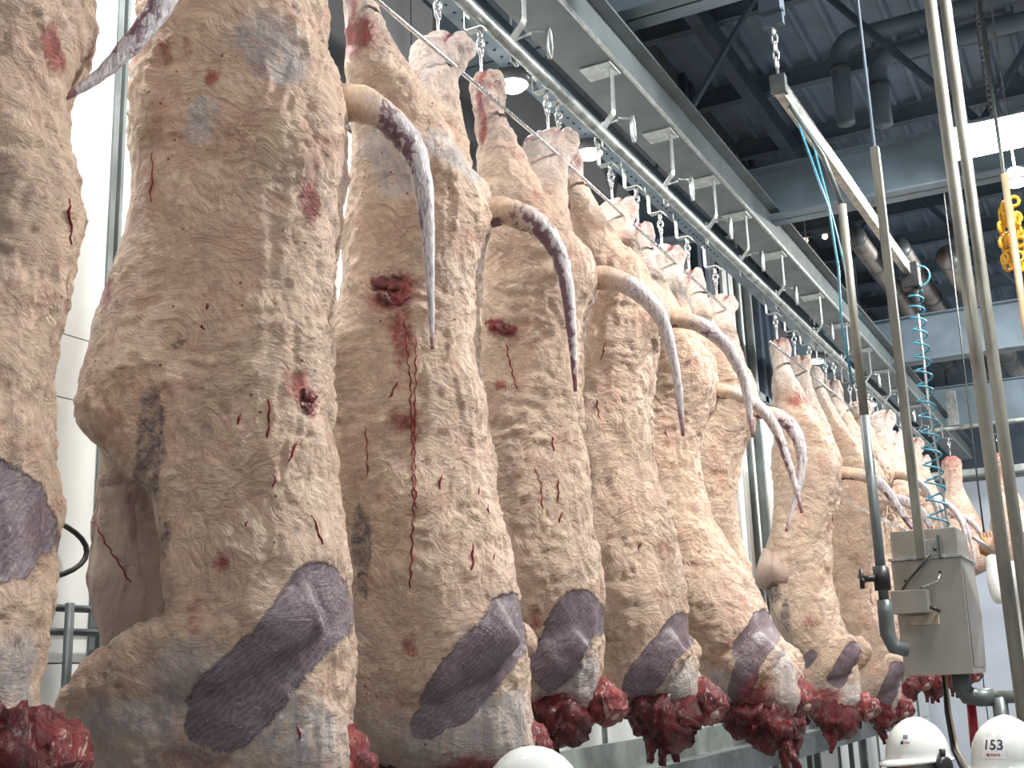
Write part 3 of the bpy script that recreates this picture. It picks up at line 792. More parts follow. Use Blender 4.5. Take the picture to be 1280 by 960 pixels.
def lump_mesh(name, spine, seed, amp=0.35, n=20, sub=3, fr=18):
    """ragged lump of meat round a short spine of (x, y, z, r)"""
    P = np.array(spine, float)
    t1 = np.linspace(0, len(P)-1, (len(P)-1)*sub + 1)
    PP = np.stack([np.interp(t1, range(len(P)), P[:, k]) for k in range(4)], 1)
    m = MB().tube([tuple(p[:3]) for p in PP], list(PP[:, 3]), n)
    co = np.array(m.v); c = np.repeat(PP[:, :3], n, axis=0)
    rid = 1 - np.abs(fbm(co*fr + seed*9.1, 4, .6))*2
    co2 = c + (co - c)*(1 + amp*(rid - .4))[:, None] + np.stack([fbm(co*fr*1.6 + seed + q, 2) for q in (0, 9, 21)], 1)*0.012
    me = bpy.data.meshes.new(name); me.from_pydata([tuple(p) for p in co2], [], m.f)
    me.polygons.foreach_set('use_smooth', [True]*len(me.polygons)); me.update()
    return me

def build_carcass(idx, label, voxel, gape, raw, cat='carcass'):
    sh = SHAPES[idx]; psi = math.radians(sh['view'] - 12); zb = sh['zb']
    root = thing('beef_carcass', label, cat, (XR, sh['y'], zb), psi, 'beef carcasses hanging on the rail')
    me = carcass_mesh(sh, voxel, gape, idx + 1)
    body = link('body', me, M['carcass'], root)
    bvh = BVHTree.FromPolygons([v.co for v in me.vertices], [p.vertices for p in me.polygons])
    c12, s12 = math.cos(math.radians(12)), math.sin(math.radians(12))
    ex, ey = Vector((c12, s12, 0)), Vector((-s12, c12, 0))
    # tail hangs from the rump
    tl = sh['tail']; pts = []
    for i, (s, z, r) in enumerate(tl):
        p = ex*s; pts.append((p.x, p.y - 0.035*min(1, i/2.5), z - zb, r*1.0))
    p0 = pts[0]; pts.insert(0, (p0[0]-0.10, p0[1]+0.02, p0[2]-0.03, p0[3]*1.05))
    link('tail', tube_mesh('tail', pts, 16, idx), M['tail'], root)
    # dark cut under the tail root
    # blood runs
    for st in sh['streaks']:
        pts = []
        for i in range(len(st)-1):
            L = math.hypot(st[i+1][0]-st[i][0], st[i+1][1]-st[i][1]); k = max(2, int(L/0.012))
            for q in range(k):
                u = q/k; pts.append((st[i][0]*(1-u) + st[i+1][0]*u, st[i][1]*(1-u) + st[i+1][1]*u))
        pts.append(st[-1]); path = []
        for q, (s, z) in enumerate(pts):
            jit = 0.003*math.sin(q*1.7 + s*50) + random.uniform(-.0015, .0015)
            o = ex*(s + jit) - ey*1.5 + Vector((0, 0, z - zb))
            hit = bvh.ray_cast(o, ey)
            if hit[0] is not None: path.append(hit[0] - ey*0.0005)
        if len(path) > 2:
            long = len(path) > 8
            rr = [(0.0032 if long else 0.0042)*(0.55 + 0.6*random.random()) for _ in path]; rr[0] *= .4; rr[-1] *= .5
            MB().tube(path, rr, 6).build('blood_run', M['bloodmark'], body, True)
    # neck stump
    s, z, r = sh['neck']; p = ex*s
    nk = lump_mesh('neck_stump', [(p.x-.12, p.y, z-zb+.07, r*.7), (p.x-.05, p.y-.01, z-zb+.035, r*.92), (p.x+.0, p.y-.03, z-zb-.01, r*.95), (p.x+.03, p.y-.05, z-zb-.05, r*.72)], idx*3+1, .34, 30, 7, 20)
    nko = link('neck_stump', nk, M['stump'], root)
    MB().tube([(p.x+.0, p.y-r*.55, z-zb-.01), (p.x+.03, p.y-.04-r*.52, z-zb-.045)], [r*.30, r*.24], 10).build('neck_bone', M['bone'], nko, True)
    # raw meat under the breast
    for k, sp in enumerate(raw):
        nm = 'raw_meat' if len(sp) > 3 or sp[0][3] > 0.05 else 'hanging_strip'
        link(nm, lump_mesh(nm, sp, idx*5 + k, .62 if nm == 'raw_meat' else .5, 30 if nm == 'raw_meat' else 14, 9, 19), M['raw'], root)
    # torn muscle standing proud of the flank wounds, and the loose flap at the opened breast
    for (s, z, dx, rr) in WOUNDS.get(idx, ()):
        hit = bvh.ray_cast(ex*s - ey*1.5 + Vector((0, 0, z - zb)), ey)[0]
        if hit is not None:
            q = hit + ey*0.012
            link('torn_muscle', lump_mesh('torn_muscle', [(q.x-dx, q.y, q.z+.02, rr*.5), (q.x-dx*.3, q.y-.004, q.z+.004, rr), (q.x+dx*.4, q.y-.004, q.z-.006, rr*.9), (q.x+dx, q.y, q.z+.004, rr*.5)], idx + 40, .5, 14, 4, 40), M['stump'], body)
    if idx == 7:
        fl = [(-.245, 2.86), (-.30, 2.72), (-.345, 2.60), (-.27, 2.555), (-.19, 2.60), (-.10, 2.585), (-.07, 2.63), (-.16, 2.80)]
        rings = [[(ex*s + ey*yy + Vector((0, 0, z - zb + .01*math.sin(s*60)))) for s, z in fl] for yy in (-.27, -.25, -.10)]
        MB().loft(rings).build('loose_flap', M['carcass'], root, True)
    return root

WOUNDS = {2: [(WX, WZ, .05, .020) for WX, WZ in WQ2], 3: [(WX, WZ, .04, .018) for WX, WZ in WQ3], 1: [(WX, WZ, .018, .018) for WX, WZ in WQ1]}
def raw_std(idx, big=1.0, strips=3):
    sh = SHAPES[idx]; a, b = sh['xl'][-1], sh['xr'][-1]; r = random.Random(idx)
    L = [[(a-.06, -.06, .13, .07), (a*.7+b*.3, -.10, .05, .11*big), (a*.4+b*.6, -.08, .0, .12*big), (b-.10, -.03, .0, .085*big)],
         [(a*.8+b*.2, .10, .10, .08), (a*.5+b*.5, .11, .01, .11*big), (b-.08, .08, .02, .08)]]
    for k in range(strips):
        x = a + (b-a)*(.15 + .75*r.random()); y0 = r.uniform(-.14, .1)
        L.append([(x, y0, .02, .028), (x+r.uniform(-.04, .04), y0-.01, -.09, .024), (x+r.uniform(-.05, .05), y0, -.17-.1*r.random(), .012)])
    return L

ORD = {0: 'cut by the left edge of the view', 1: 'largest, second from the left, belly slit open', 2: 'third from the left, dark flank wound and long blood run',
       3: 'fourth from the left, broad bare muscle oval on its shoulder', 4: 'fifth from the left, raw strips dangling below it',
       5: 'sixth from the left, leaning to the right over a red breast', 6: 'seventh from the left, half hidden, last one before the gap',
       7: 'first beyond the gap, with a torn pink flap and raw red hock', 8: 'second beyond the gap, just left of the steel box'}
SET = {0: (.009, 0, 0), 1: (.0085, .24, 0), 2: (.0085, .10, 1), 3: (.010, 0, 2), 4: (.011, 0, 3), 5: (.011, 0, 2), 6: (.013, 0, 2), 7: (.013, .10, 3), 8: (.014, .04, 3)}
carc = {}
for i in range(9):
    vx, gp, st = SET[i]
    carc[i] = build_carcass(i, 'hanging beef carcass, ' + ORD[i], vx, gp, raw_std(i, .95 if i in (4, 5, 7) else .7, st))
FAR = [(11.2, 4, 'third beyond the gap, behind the steel box'), (12.1, 3, 'fourth beyond the gap, only its hind legs clear of the others'),
       (13.0, 4, 'fifth beyond the gap, its hocks beside the square steel tube'), (13.9, 3, 'sixth beyond the gap, far down the line'),
       (14.8, 4, 'last one on the straight rail, beside the blue coiled hose')]
for yy, src, lab in FAR:
    dup(carc[src], (XR, yy, SHAPES[src]['zb']), math.radians(2), 'hanging beef carcass, ' + lab)

# hook and hanger for each hind leg
def make_hook(label, loc):
    t = thing('leg_hook', label, 'hook', loc, 0, 'hooks on the rail')
    s = MB(); s.bar([(-.035, 0, .0), (-.035, 0, -.13), (-.03, 0, -.14), (.045, 0, -.14), (.06, 0, -.15), (.075, 0, -.175)], .045, .006)
    s.build('hanger_strip', M['galv'], t, bevel=.001)
    MB().tube([(-.035, -.03, .02), (-.035, -.03, -.02)], .006, 6).add([], []).build('hanger_pin', M['galv'], t, True)
    MB().tube([(.03, .018*math.cos(q), -.172 + .03*math.sin(q)) for q in (2*math.pi*j/14 for j in range(14))], .006, 7, True).build('eye', M['bright'], t, True)
    MB().tube([(.03 + .016*math.cos(q), 0, -.213 + .026*math.sin(q)) for q in (2*math.pi*j/14 for j in range(14))], .006, 7, True).build('link', M['bright'], t, True)
    h = [(.03, .018*math.cos(q), -.247 + .02*math.sin(q)) for q in (math.pi*1.5 + 2*math.pi*j/10 for j in range(10))] + [(.03, 0, -.27), (.03, 0, -.34)] + \
        [(.03, .045 - .045*math.cos(q), -.36 - .05*math.sin(q)) for q in (math.pi*j/8 for j in range(7))]
    MB().tube(h, .0075, 7).build('hook', M['bright'], t, True)
    return t
WHO = {0: 'left-edge carcass', 1: 'largest carcass', 2: 'carcass with the dark flank wound', 3: 'fourth carcass from the left', 4: 'fifth carcass from the left',
       5: 'carcass leaning to the right', 6: 'last carcass before the gap', 7: 'first carcass beyond the gap', 8: 'second carcass beyond the gap'}
hk = None
spots = []
for i in range(1, 9):
    for s, (hy, hz) in enumerate(SHAPES[i]['hock']):
        spots.append((hy, hz, 'hanger and hook through the %s hock of the %s' % (('nearer', 'farther')[s], WHO[i])))
for yy, src, lab in FAR:
    for s in (0, 1):
        hy, hz = SHAPES[src]['hock'][s]; spots.append((yy + hy - SHAPES[src]['y'], hz, 'hook through the %s hock of the carcass %s' % (('nearer', 'farther')[s], lab.split(',')[0])))
for hy, hz, lab in spots:
    loc = (XR - .03, hy, hz + .40)
    if hk is None: hk = make_hook(lab, loc)
    else: dup(hk, loc, label=lab)

# ------------------------------------------------------------------ lamps
def bell_lamp(label, loc, top, power=16):
    t = thing('ceiling_lamp', label, 'lamp', loc, 0, 'round lamps along the wall side of the rail')
    MB().lathe([(.085, -.01), (.10, .0), (.105, .05), (.07, .09), (.03, .14), (.012, .15)], (0,0,0), 20).build('housing', M['housing'], t, True)
    MB().lathe([(.02, -.045), (.06, -.035), (.085, -.012), (.085, .0)], (0,0,0), 20).build('lens', M['lens'], t, True)
    MB().tube([(0,0,.14), (0,0,top - loc[2])], .008, 6).build('stem', M['galv'], t)
    l = area('lamp_light', (loc[0], loc[1], loc[2]-.06), (loc[0]-.15, loc[1]-.2, 0), (.16, .16), power, (1.0, .98, .95))
    return t
bell_lamp('bright round lamp left of the rail, nearest of the row', (-2.69, 5.45, 5.2), 7.1)
for ly, w in ((1.1, 'nearest the camera side'), (2.2, 'fourth before the view'), (3.3, 'third before the view')):
    bell_lamp('round lamp above the left wall side, ' + w + ', outside the view', (-2.69, ly, 5.2), 7.1, 20)
bell_lamp('bright round lamp left of the rail, second of the row', (-2.69, 6.50, 5.2), 7.1)
bell_lamp('bright lamp under the rail just beyond the gap in the carcasses', (-2.71, 12.64, 5.2), 7.1)
bell_lamp('farthest bright lamp of the row, seen behind the dark round pole', (-2.69, 15.3, 5.2), 7.1)

def high_bay(label, loc, top=7.7, strut=True):
    t = thing('led_floodlight', label, 'lamp', loc, 0, 'LED panels over the aisle')
    MB().box((-.30, -.20, -.02), (.30, .20, .06)).build('housing', M['housing'], t, bevel=.01)
    MB().box((-.28, -.215, -.03), (.28, .18, -.02)).add([], []).build('panel', M['led'], t)
    MB().box((-.26, -.225, -.015), (.28, -.20, .035)).build('front_glass', M['led'], t)
    if strut:
        m = MB(); m.box((-.03, -.004, .06), (-.022, .004, top-loc[2])); m.box((.022, -.004, .06), (.03, .004, top-loc[2]))
        z = .08
        while z < top-loc[2]: m.box((-.03, -.004, z), (.03, .004, z+.022)); z += .045
        m.build('perforated_strut', M['galv'], t)
    return t
high_bay('glaring white LED panel under the roof, upper right', HIGH_BAYS[2])
for k, w in ((0, 'nearest'), (1, 'second'), (3, 'fourth'), (4, 'fifth'), (5, 'farthest')):  # out of view; fifth and farthest added to brighten far meat and end wall
    high_bay('LED panel over the aisle, %s one of the line' % w, HIGH_BAYS[k])
sl = thing('spot_lamp', 'small bright lamp beside the tan pole, below the LED panel', 'lamp', (-.335, 8.1, 5.08))
MB().lathe([(.03, -.05), (.065, -.03), (.07, .0), (.05, .05), (.015, .07)], n=16).build('housing', M['housing'], sl, True)
MB().lathe([(.01, -.075), (.05, -.06), (.062, -.03)], n=16).build('lens', M['lens'], sl, True)
MB().tube([(0,0,.06), (0,0,2.75)], .008, 6).build('stem', M['galv'], sl)

st = thing('bulb_string', 'row of small warm bulbs high on a dark wall beyond the girder', 'light string', (-3.4, 15.2, 7.5))
MB().tube([(-.7, 0, .02), (.75, 0, .03)], .012, 6).build('cable', M['pole_dk'], st)  # made-up bar that only holds the glowing beads
for k in range(6):  # glowing beads stand in for daylight through gaps between roof sheets
    MB().lathe([(.01, -.05), (.035, -.03), (.035, .0), (.012, .02)], (-.65 + .26*k, 0, 0), 10).build('bulb', M['bulb'], st, True)

# ------------------------------------------------------------------ tubes, poles, ducts on the aisle side
lr = thing('support_rail', 'pale square rail sloping across under the roof, hung by a chain', 'rail', (-1.15, 5.1, 4.6))
D = Vector((0.06, 3.2, 0.0))
m = MB(); m.bar([(0,0,0), D], .045, .07, (1,0,0)); m.build('rail', M['galv'], lr, bevel=.004)
m = MB(); m.bar([(0.012, 0, .042), (D.x+.012, D.y, .042)], .02, .014, (1,0,0)); m.build('top_lip', M['bright'], lr)
m = MB()
m.box((-.035, -.02, -.03), (.035, .03, .06)); m.tube([(0, .01, .05), (0, .01, .12)], .008, 6); m.build('end_clamp', M['pole_dk'], lr)
for k in range(5):
    pts = [(.012*math.cos(q)*(1 if k % 2 else .2), .01 + .012*math.cos(q)*(.2 if k % 2 else 1), .13 + k*.042 + .028*math.sin(q)) for q in (2*math.pi*j/10 for j in range(10))]
    MB().tube(pts, .005, 6, True).build('chain_link', M['galv'], lr, True)
MB().box((-.05, -.01, .32), (.05, .03, .40)).build('chain_block', M['girder_dk'], lr)
hp = MB().box((-1.20, 5.06, 4.98), (-1.10, 5.16, 7.7)).build('roof_hanger', M['girder_dk'])
tag(hp, 'dark square hanger post dropping from the roof to the rail chain', 'post')

def pole(name, label, pts, r, mat, cat='pole', n=12):
    o = MB().tube(pts, r, n).build(name, mat, None, True); return tag(o, label, cat)
pl = thing('round_pole', 'dark round pole left of the steel box, with a valve clamp near its foot', 'pole', (-.95, 5.25, 2.1))
MB().tube([(0,0,0), (0,0,.95)], .0215, 12).build('lower_pole', M['pole_dk'], pl, True)
MB().tube([(0,0,.95), (0,0,1.93)], .0195, 12).build('upper_pole', M['pole'], pl, True)
MB().tube([(0,0,1.93), (-.06,0,2.18), (-.19,0,2.47)], .012, 8).build('top_hanger', M['pole_dk'], pl, True)
MB().tube([(0,0,.16), (0,0,.10), (.0,0,.02), (.02,.0,-.035), (.07,.02,-.05)], [.03, .032, .032, .03, .028], 12).build('elbow', M['pole_dk'], pl, True)
m = MB(); m.tube([(0,0,.20), (0,0,.30)], .034, 12); m.tube([(-.02,-.03,.25), (-.08,-.04,.25)], .014, 8); m.tube([(-.075,-.04,.21), (-.075,-.04,.29)], .010, 8); m.tube([(-.06,-.07,.235), (-.09,-.02,.265)], .008, 6)
m.build('clamp', M['black'], pl, True)

bx, by, bz = -.815, 5.62, 2.0
SQ = MB().box((-.80-.019, 5.37, 2.43), (-.80+.019, 5.41, 4.33)).build('square_tube', M['pole'], bevel=.003)
MB().tube([(-.80, 5.39, 4.3), (-.80, 5.39, 7.72)], .007, 8).build('suspension_rod', M['girder_dk'], SQ)
tag(SQ, 'pale square steel tube carrying the steel box from above', 'tube')

tp1 = pole('tall_pole', 'tall weathered round pole right of the box, left one of the pair', [(-.42, 4.74, 0.0), (-.42, 4.74, 5.8)], .0245, M['pole'])
tp2 = pole('tall_pole', 'tall weathered round pole, right one of the pair at the right edge', [(-.385, 5.02, 0.0), (-.385, 5.02, 5.8)], .0235, M['pole'])
yp = pole('tan_pole', 'tan pole under the bright lamp at the right edge', [(-.36, 7.15, 3.3), (-.355, 7.15, 4.75)], .02, M['tan_pole'])
MB().tube([(-.355, 7.15, 4.75), (-.355, 7.15, 7.7)], .008, 6).build('suspension_cable', M['pole_dk'], yp)
yc = thing('chain_bundle', 'yellow hoist chain gathered in loops at the right edge', 'chain', (-.37, 7.25, 4.45))
for k in range(26):
    a, b_ = random.uniform(-.05, .05), random.uniform(-.05, .05)
    q0 = random.uniform(0, 3)
    pts = [(a + .028*math.cos(q)*math.cos(q0), b_ + .028*math.cos(q)*math.sin(q0), .15 - k*.015 + .03*math.sin(q)) for q in (2*math.pi*j/9 for j in range(9))]
    MB().tube(pts, .011, 6, True).build('chain_link', M['yellow'], yc, True)
MB().tube([(0,0,.15), (0,0,3.2)], .004, 6).build('lift_chain', M['pole_dk'], yc)

# ducts along the line and the two bent pipes
for k, (x0, x1, r, lab) in enumerate([(-2.04, -1.98, .10, 'leftmost of the three below the roof'), (-1.72, -1.62, .11, 'middle one of the three below the roof'), (-1.30, -1.17, .13, 'rightmost of the three below the roof')]):
    t = thing('duct', 'brownish jacketed duct running away, ' + lab, 'duct', (x0, 11.8 + .6*k, 6.2), 0, 'jacketed ducts')
    MB().tube([(0,0,0), (x1-x0, 6.4, 0)], r, 14).build('jacket', M['duct'], t, True)
    for q in range(7):
        MB().tube([((x1-x0)*q/6.5, 6.4*q/6.5, 0), ((x1-x0)*(q+.12)/6.5, 6.4*(q+.06)/6.5, 0)], r*1.07, 14).build('band', M['pole_dk'], t, True)
for k, (x, z, z0, lab) in enumerate([(-1.70, 7.40, 6.6, 'left of the bent pair'), (-1.40, 7.20, 6.55, 'right of the bent pair')]):
    t = thing('bent_pipe', 'thick dull pipe with a bend under the roof, ' + lab, 'pipe', (x, 10.0 + .1*k, z), 0, 'bent pipes')
    e = [(.16 - .16*math.cos(q), 0, -.16 + .16*math.sin(q)) for q in (math.pi/2*j/6 for j in range(7))]
    MB().tube([(0, 0, z0-z), (0, 0, -.3)] + e + [(.4, 0, 0), (4.5, 0, 0)], .078, 14).build('pipe', M['girder'], t, True)
    MB().tube([(0, 0, -.30), (0, 0, -.25)], .088, 14).build('collar', M['pole_dk'], t, True)

# blue hoses and the coiled hose with its connector
pole('blue_hose', 'blue air line hanging along the dark round pole', [(-1.14, 5.34, 4.57), (-1.02, 5.3, 4.05), (-1.0, 5.28, 3.75), (-1.01, 5.27, 3.5), (-.99, 5.27, 3.2)], .006, M['blue'], 'hose', 6)
pole('blue_hose', 'blue air line looping free beside the pale rail', [(-1.12, 5.55, 4.56), (-1.02, 5.45, 3.95), (-.98, 5.42, 3.62), (-.93, 5.4, 3.5)], .005, M['blue'], 'hose', 6)
ch = thing('coiled_hose', 'blue coiled air hose hanging from a black connector at the end of the pale rail', 'hose', (-1.09, 8.2, 2.75))
coil = []
for k in range(420):
    u = k/419; turns = 17*u**.85
    r_ = .045 + .02*u
    coil.append((r_*math.cos(2*math.pi*turns) + .03*(1-u), r_*math.sin(2*math.pi*turns), 1.70*(1-u)))
MB().tube(coil, .007, 6).build('coil', M['blue'], ch, True)
MB().tube([(.03,0,1.75), (.03,0,.9), (.06,0,.0)], .009, 6).build('cord', M['galv'], ch, True)
m = MB(); m.box((-.05, -.05, 1.72), (.07, .05, 1.90)); m.tube([(.03,0,1.55), (.03,0,1.74)], .022, 8); m.build('connector', M['black'], ch, bevel=.008)
MB().tube([(.075*math.cos(q)+.06, .0, 1.80+.075*math.sin(q)) for q in (2*math.pi*j/16 for j in range(16))], .007, 6, True).build('loop', M['blue'], ch, True)
MB().tube([(0,0,1.85), (-.02, -.3, 1.88), (-.05, -1.2, 1.875)], .007, 6).build('feed', M['blue'], ch, True)

# ------------------------------------------------------------------ stainless control box
bxo = thing('steel_cabinet', 'stainless steel box hung among the poles, with a small tray on its front', 'cabinet', (bx, by, 1.945))
W, Dp, H = .145, .46, .505
def slab(x0, x1, x2, x3, z0, z1, y0, y1):
    m = MB(); m.add([(x0,y0,z0),(x1,y0,z0),(x1,y1,z0),(x0,y1,z0),(x2,y0,z1),(x3,y0,z1),(x3,y1,z1),(x2,y1,z1)],
                    [(3,2,1,0),(4,5,6,7),(0,1,5,4),(1,2,6,5),(2,3,7,6),(3,0,4,7)]); return m
slab(-.148, .14, -.155, .145, 0, .50, 0, Dp).build('body', M['box'], bxo, bevel=.004)
m = MB(); m.box((-.165, -.015, .50), (.155, Dp+.01, .512)); m.build('rim', M['bright'], bxo, bevel=.003)
MB().box((-.15, .02, .512), (.135, .40, .635)).build('upper_box', M['box'], bxo, bevel=.004)
m = MB(); m.add([(.146,.03,.47),(.146,.43,.47),(.146,.43,.03),(.143,.03,.03),(.175,.24,.25)], [(0,1,4),(1,2,4),(2,3,4),(3,0,4)]); m.build('side_panel', M['box'], bxo)
m = MB(); m.box((-.155, -.10, .265), (.0, -.005, .365)); m.build('front_tray', M['box'], bxo, bevel=.003)
MB().box((-.11, -.03, .215), (.025, -.005, .255)).build('label_plate', plain('worn_plate', (.50, .42, .32), .5, .1, .25, 25), bxo)
MB().tube([(.0, -.06, .29), (.03, -.06, .275), (.03, -.03, .27)], .008, 8).build('tray_latch', M['black'], bxo, True)
MB().tube([(-.04, -.01, .375), (.0, -.03, .385), (.04, -.02, .40), (.05, -.008, .43)], .005, 6).build('wire_bail', M['bright'], bxo, True)
for (xx, zz) in ((.05, .44), (-.10, .41)):
    MB().tube([(xx, -.006, zz), (xx, .004, zz)], .006, 8).build('rivet', M['black'], bxo, True)
m = MB(); m.box((-.02, -.02, .515), (.06, -.0, .585)); m.build('bracket_plate', M['galv'], bxo, bevel=.002)
for xx in (-.028, .062): MB().box((xx-.006, -.025, .50), (xx+.006, 0, .60)).build('bracket_side', M['pole_dk'], bxo)
for xx in (-.005, .043): MB().tube([(xx, -.03, .54), (xx, -.015, .54)], .008, 8).build('bolt', M['black'], bxo, True)
MB().tube([(.02, -.03, .52), (-.02, -.04, .47), (-.07, -.045, .42), (-.12, -.04, .36)], .006, 8).build('cable', M['black'], bxo, True)
MB().tube([(.16, .40, .62), (.24, .45, .55)], .010, 6).build('side_stay', M['galv'], bxo, True)

dp = thing('drain_pipe', 'grey drain pipe with an elbow leaving under the steel box', 'pipe', (-.73, 5.85, 1.87))
MB().tube([(-.03, 0, .09), (-.03, 0, .02), (-.01, 0, -.02), (.04, 0, -.03), (.10, 0, -.03)], [.04, .042, .042, .04, .038], 12).build('elbow', M['pole_dk'], dp, True)
MB().tube([(.09, 0, -.03), (1.6, .1, -.03)], .028, 12).build('pipe', M['galv'], dp, True)
MB().tube([(.12, 0, -.03), (.12, 0, -.25), (.12, 0, -1.87)], .033, 12).build('down_pipe', M['pole_dk'], dp, True)
pole('red_hose', 'red hose hanging straight down below the steel box', [(-.735, 5.9, 1.84), (-.745, 5.9, 1.5), (-.76, 5.9, .3)], .021, M['red'], 'hose', 10)
pole('black_hose', 'black hose drooping from the box toward the numbered helmet', [(-.83, 5.85, 1.94), (-.835, 5.84, 1.78), (-.82, 5.80, 1.62), (-.77, 5.7, 1.53), (-.70, 5.6, 1.50)], .011, M['black'], 'hose', 8)
pole('yellow_cord', 'thin yellow cord running down beside the black hose', [(-.82, 5.82, 1.94), (-.815, 5.80, 1.78), (-.80, 5.76, 1.63), (-.75, 5.66, 1.55)], .005, M['tan_pole'], 'cord', 6)
pole('slanting_rod', 'thin bright rod slanting down to the top of the steel box', [(-1.55, 7.6, 3.0), (-.90, 5.75, 2.58)], .009, M['bright'], 'rod', 8)

# ------------------------------------------------------------------ return line on the right, two hind quarters
rr = thing('cross_rail', 'far cross rail with dropper plates near the end of the hall', 'rail', (-2.1, 15.9, 4.88))
MB().tube([(0,0,0), (.6, .0, 0), (2.6, .0, 0), (3.3, .4, 0), (3.5, 1.6, 0)], .03, 10).build('tube', M['tube'], rr, True)
for xx in (.32, 1.5): MB().box((xx-.06, -.03, .03), (xx+.06, .03, .48)).build('dropper_plate', M['galv'], rr)
MB().box((-.2, .6, -.55), (2.2, .75, -.45)).build('curved_guide', M['pipe'], rr, bevel=.02)
for (xx, yy, hz, lab) in ((-1.87, 15.9, 4.52, 'hind quarter alone on the far rail, left of the tall poles'), (-1.29, 15.9, 4.50, 'hind quarter on the far rail, partly behind the tall poles')):
    o = thing('hind_quarter', lab, 'meat', (xx, yy, hz-1.5), 0, 'hind quarters on the far rail')
    rings = []
    for i in range(26):
        t = i/25; z = 1.5*(1-t)
        w = float(np.interp(t, [0, .05, .12, .25, .4, .6, .8, .95, 1], [.06, .13, .12, .10, .17, .25, .29, .25, .08]))
        cx_ = float(np.interp(t, [0, .3, .7, 1], [0, 0, .03, .06]))
        rings.append([(cx_ + w*math.cos(q), .8*w*math.sin(q), z) for q in (2*math.pi*j/24 for j in range(24))])
    mb = MB().loft(rings); co = np.array(mb.v)
    ax_ = np.repeat(np.array([[np.mean([p[0] for p in r]), 0, r[0][2]] for r in rings]), 24, axis=0)
    k = 1 + .12*fbm(co*6 + xx, 3); co = ax_ + (co-ax_)*np.stack([k, k, np.ones_like(k)], 1)
    me = bpy.data.meshes.new('leg'); me.from_pydata([tuple(p) for p in co], [], mb.f)
    at = me.color_attributes.new('tissue', 'FLOAT_COLOR', 'POINT'); Zc = co[:, 2]
    bl = np.clip(.25 + .35*fbm(co*4, 3) + .2*sstep(1.1, 1.4, Zc), 0, 1)
    at.data.foreach_set('color', np.stack([bl, 0*bl, .4 + 0*bl, 0*bl], 1).astype(np.float32).ravel())
    link('leg', me, M['carcass'], o, True)
    dup(hk, (xx - .03, yy, hz + .38), label='hook of the ' + lab)

# ------------------------------------------------------------------ pipes low on the left wall
for zz, lab in ((2.285, 'upper'), (2.205, 'lower')):
    pole('wall_pipe', 'thin grey pipe low along the white wall, %s of two' % lab, [(XW+.10, 0, zz), (XW+.10, 9, zz)], .013, M['pole_dk'], 'pipe', 8)
pole('wall_cable', 'black cable looping behind the largest carcass on the wall', [(XW+.08, 2.80 + .34*math.sin(math.pi*k/16), 2.37 + .13*(1+math.cos(math.pi*k/16))/1.0*.9) for k in range(17)], .010, M['black'], 'cable', 8)
pole('wall_post', 'dark thin post standing before the white wall at the left', [(XW+.14, 3.02, 1.2), (XW+.14, 3.02, 2.3)], .016, M['pole_dk'], 'post', 8)
pole('guard_rail', 'dark horizontal guard bar in front of the worker in white', [(-.55, 6.9, 2.33), (.7, 7.0, 2.36)], .02, M['black'], 'rail', 8)

# ------------------------------------------------------------------ people
def skin_body(name, joints, edges, radii, mat, parent, sub=2, root=0):
    me = bpy.data.meshes.new(name); me.from_pydata(joints, edges, []); me.update()
    o = bpy.data.objects.new(name, me); C.objects.link(o)
    o.modifiers.new('skin', 'SKIN')
    if not me.skin_vertices:
        me.attributes  # skin layer is created by the modifier in background below
    bpy.context.view_layer.objects.active = o
    if not me.skin_vertices: bpy.ops.mesh.customdata_skin_add()
    for sv, r in zip(me.skin_vertices[0].data, radii):
        sv.radius = r if isinstance(r, tuple) else (r, r); sv.use_root = False
    me.skin_vertices[0].data[root].use_root = True
    s = o.modifiers.new('sub', 'SUBSURF'); s.levels = sub; s.render_levels = sub
    out = evaluated(o, name); bpy.data.objects.remove(o)
    out.polygons.foreach_set('use_smooth', [True]*len(out.polygons))
    return link(name, out, mat, parent)

def head_mesh(parent, mat, z):
    """skull, jaw, nose, lips, eye sockets and ears facing local -Y"""
    n, mrows = 28, 22; rings = []
    for i in range(mrows):
        t = i/(mrows-1); ph = math.pi*t
        zz = .118*math.cos(ph); rr = math.sin(ph)
        wx = .076*rr*(1 - .22*float(sstep(.55, 1, np.array([t]))[0])); wy = .096*rr*(1 - .10*t)
        ring = []
        for j in range(n):
            q = 2*math.pi*j/n; x = wx*math.cos(q); yv = wy*math.sin(q)
            front = max(0, -math.sin(q))
            nose = .026*math.exp(-((x)/.014)**2)*math.exp(-((zz+.018)/.030)**2)*(front > .5)
            eye = -.010*(math.exp(-((abs(x)-.032)/.014)**2))*math.exp(-((zz-.012)/.014)**2)*(front > .3)
            lip = .007*math.exp(-(x/.024)**2)*math.exp(-((zz+.062)/.010)**2)*(front > .4)
            chin = .012*math.exp(-(x/.03)**2)*math.exp(-((zz+.098)/.02)**2)*(front > .2)
            ring.append((x, yv - nose - eye - lip - chin, zz + z))
        rings.append(ring)
    m = MB().loft(rings)
    for s in (-1, 1): m.tube([(s*.074, .01, z+.02), (s*.086, .018, z+.012), (s*.086, .016, z-.012), (s*.076, .008, z-.03)], [.008, .012, .011, .006], 8)
    return m

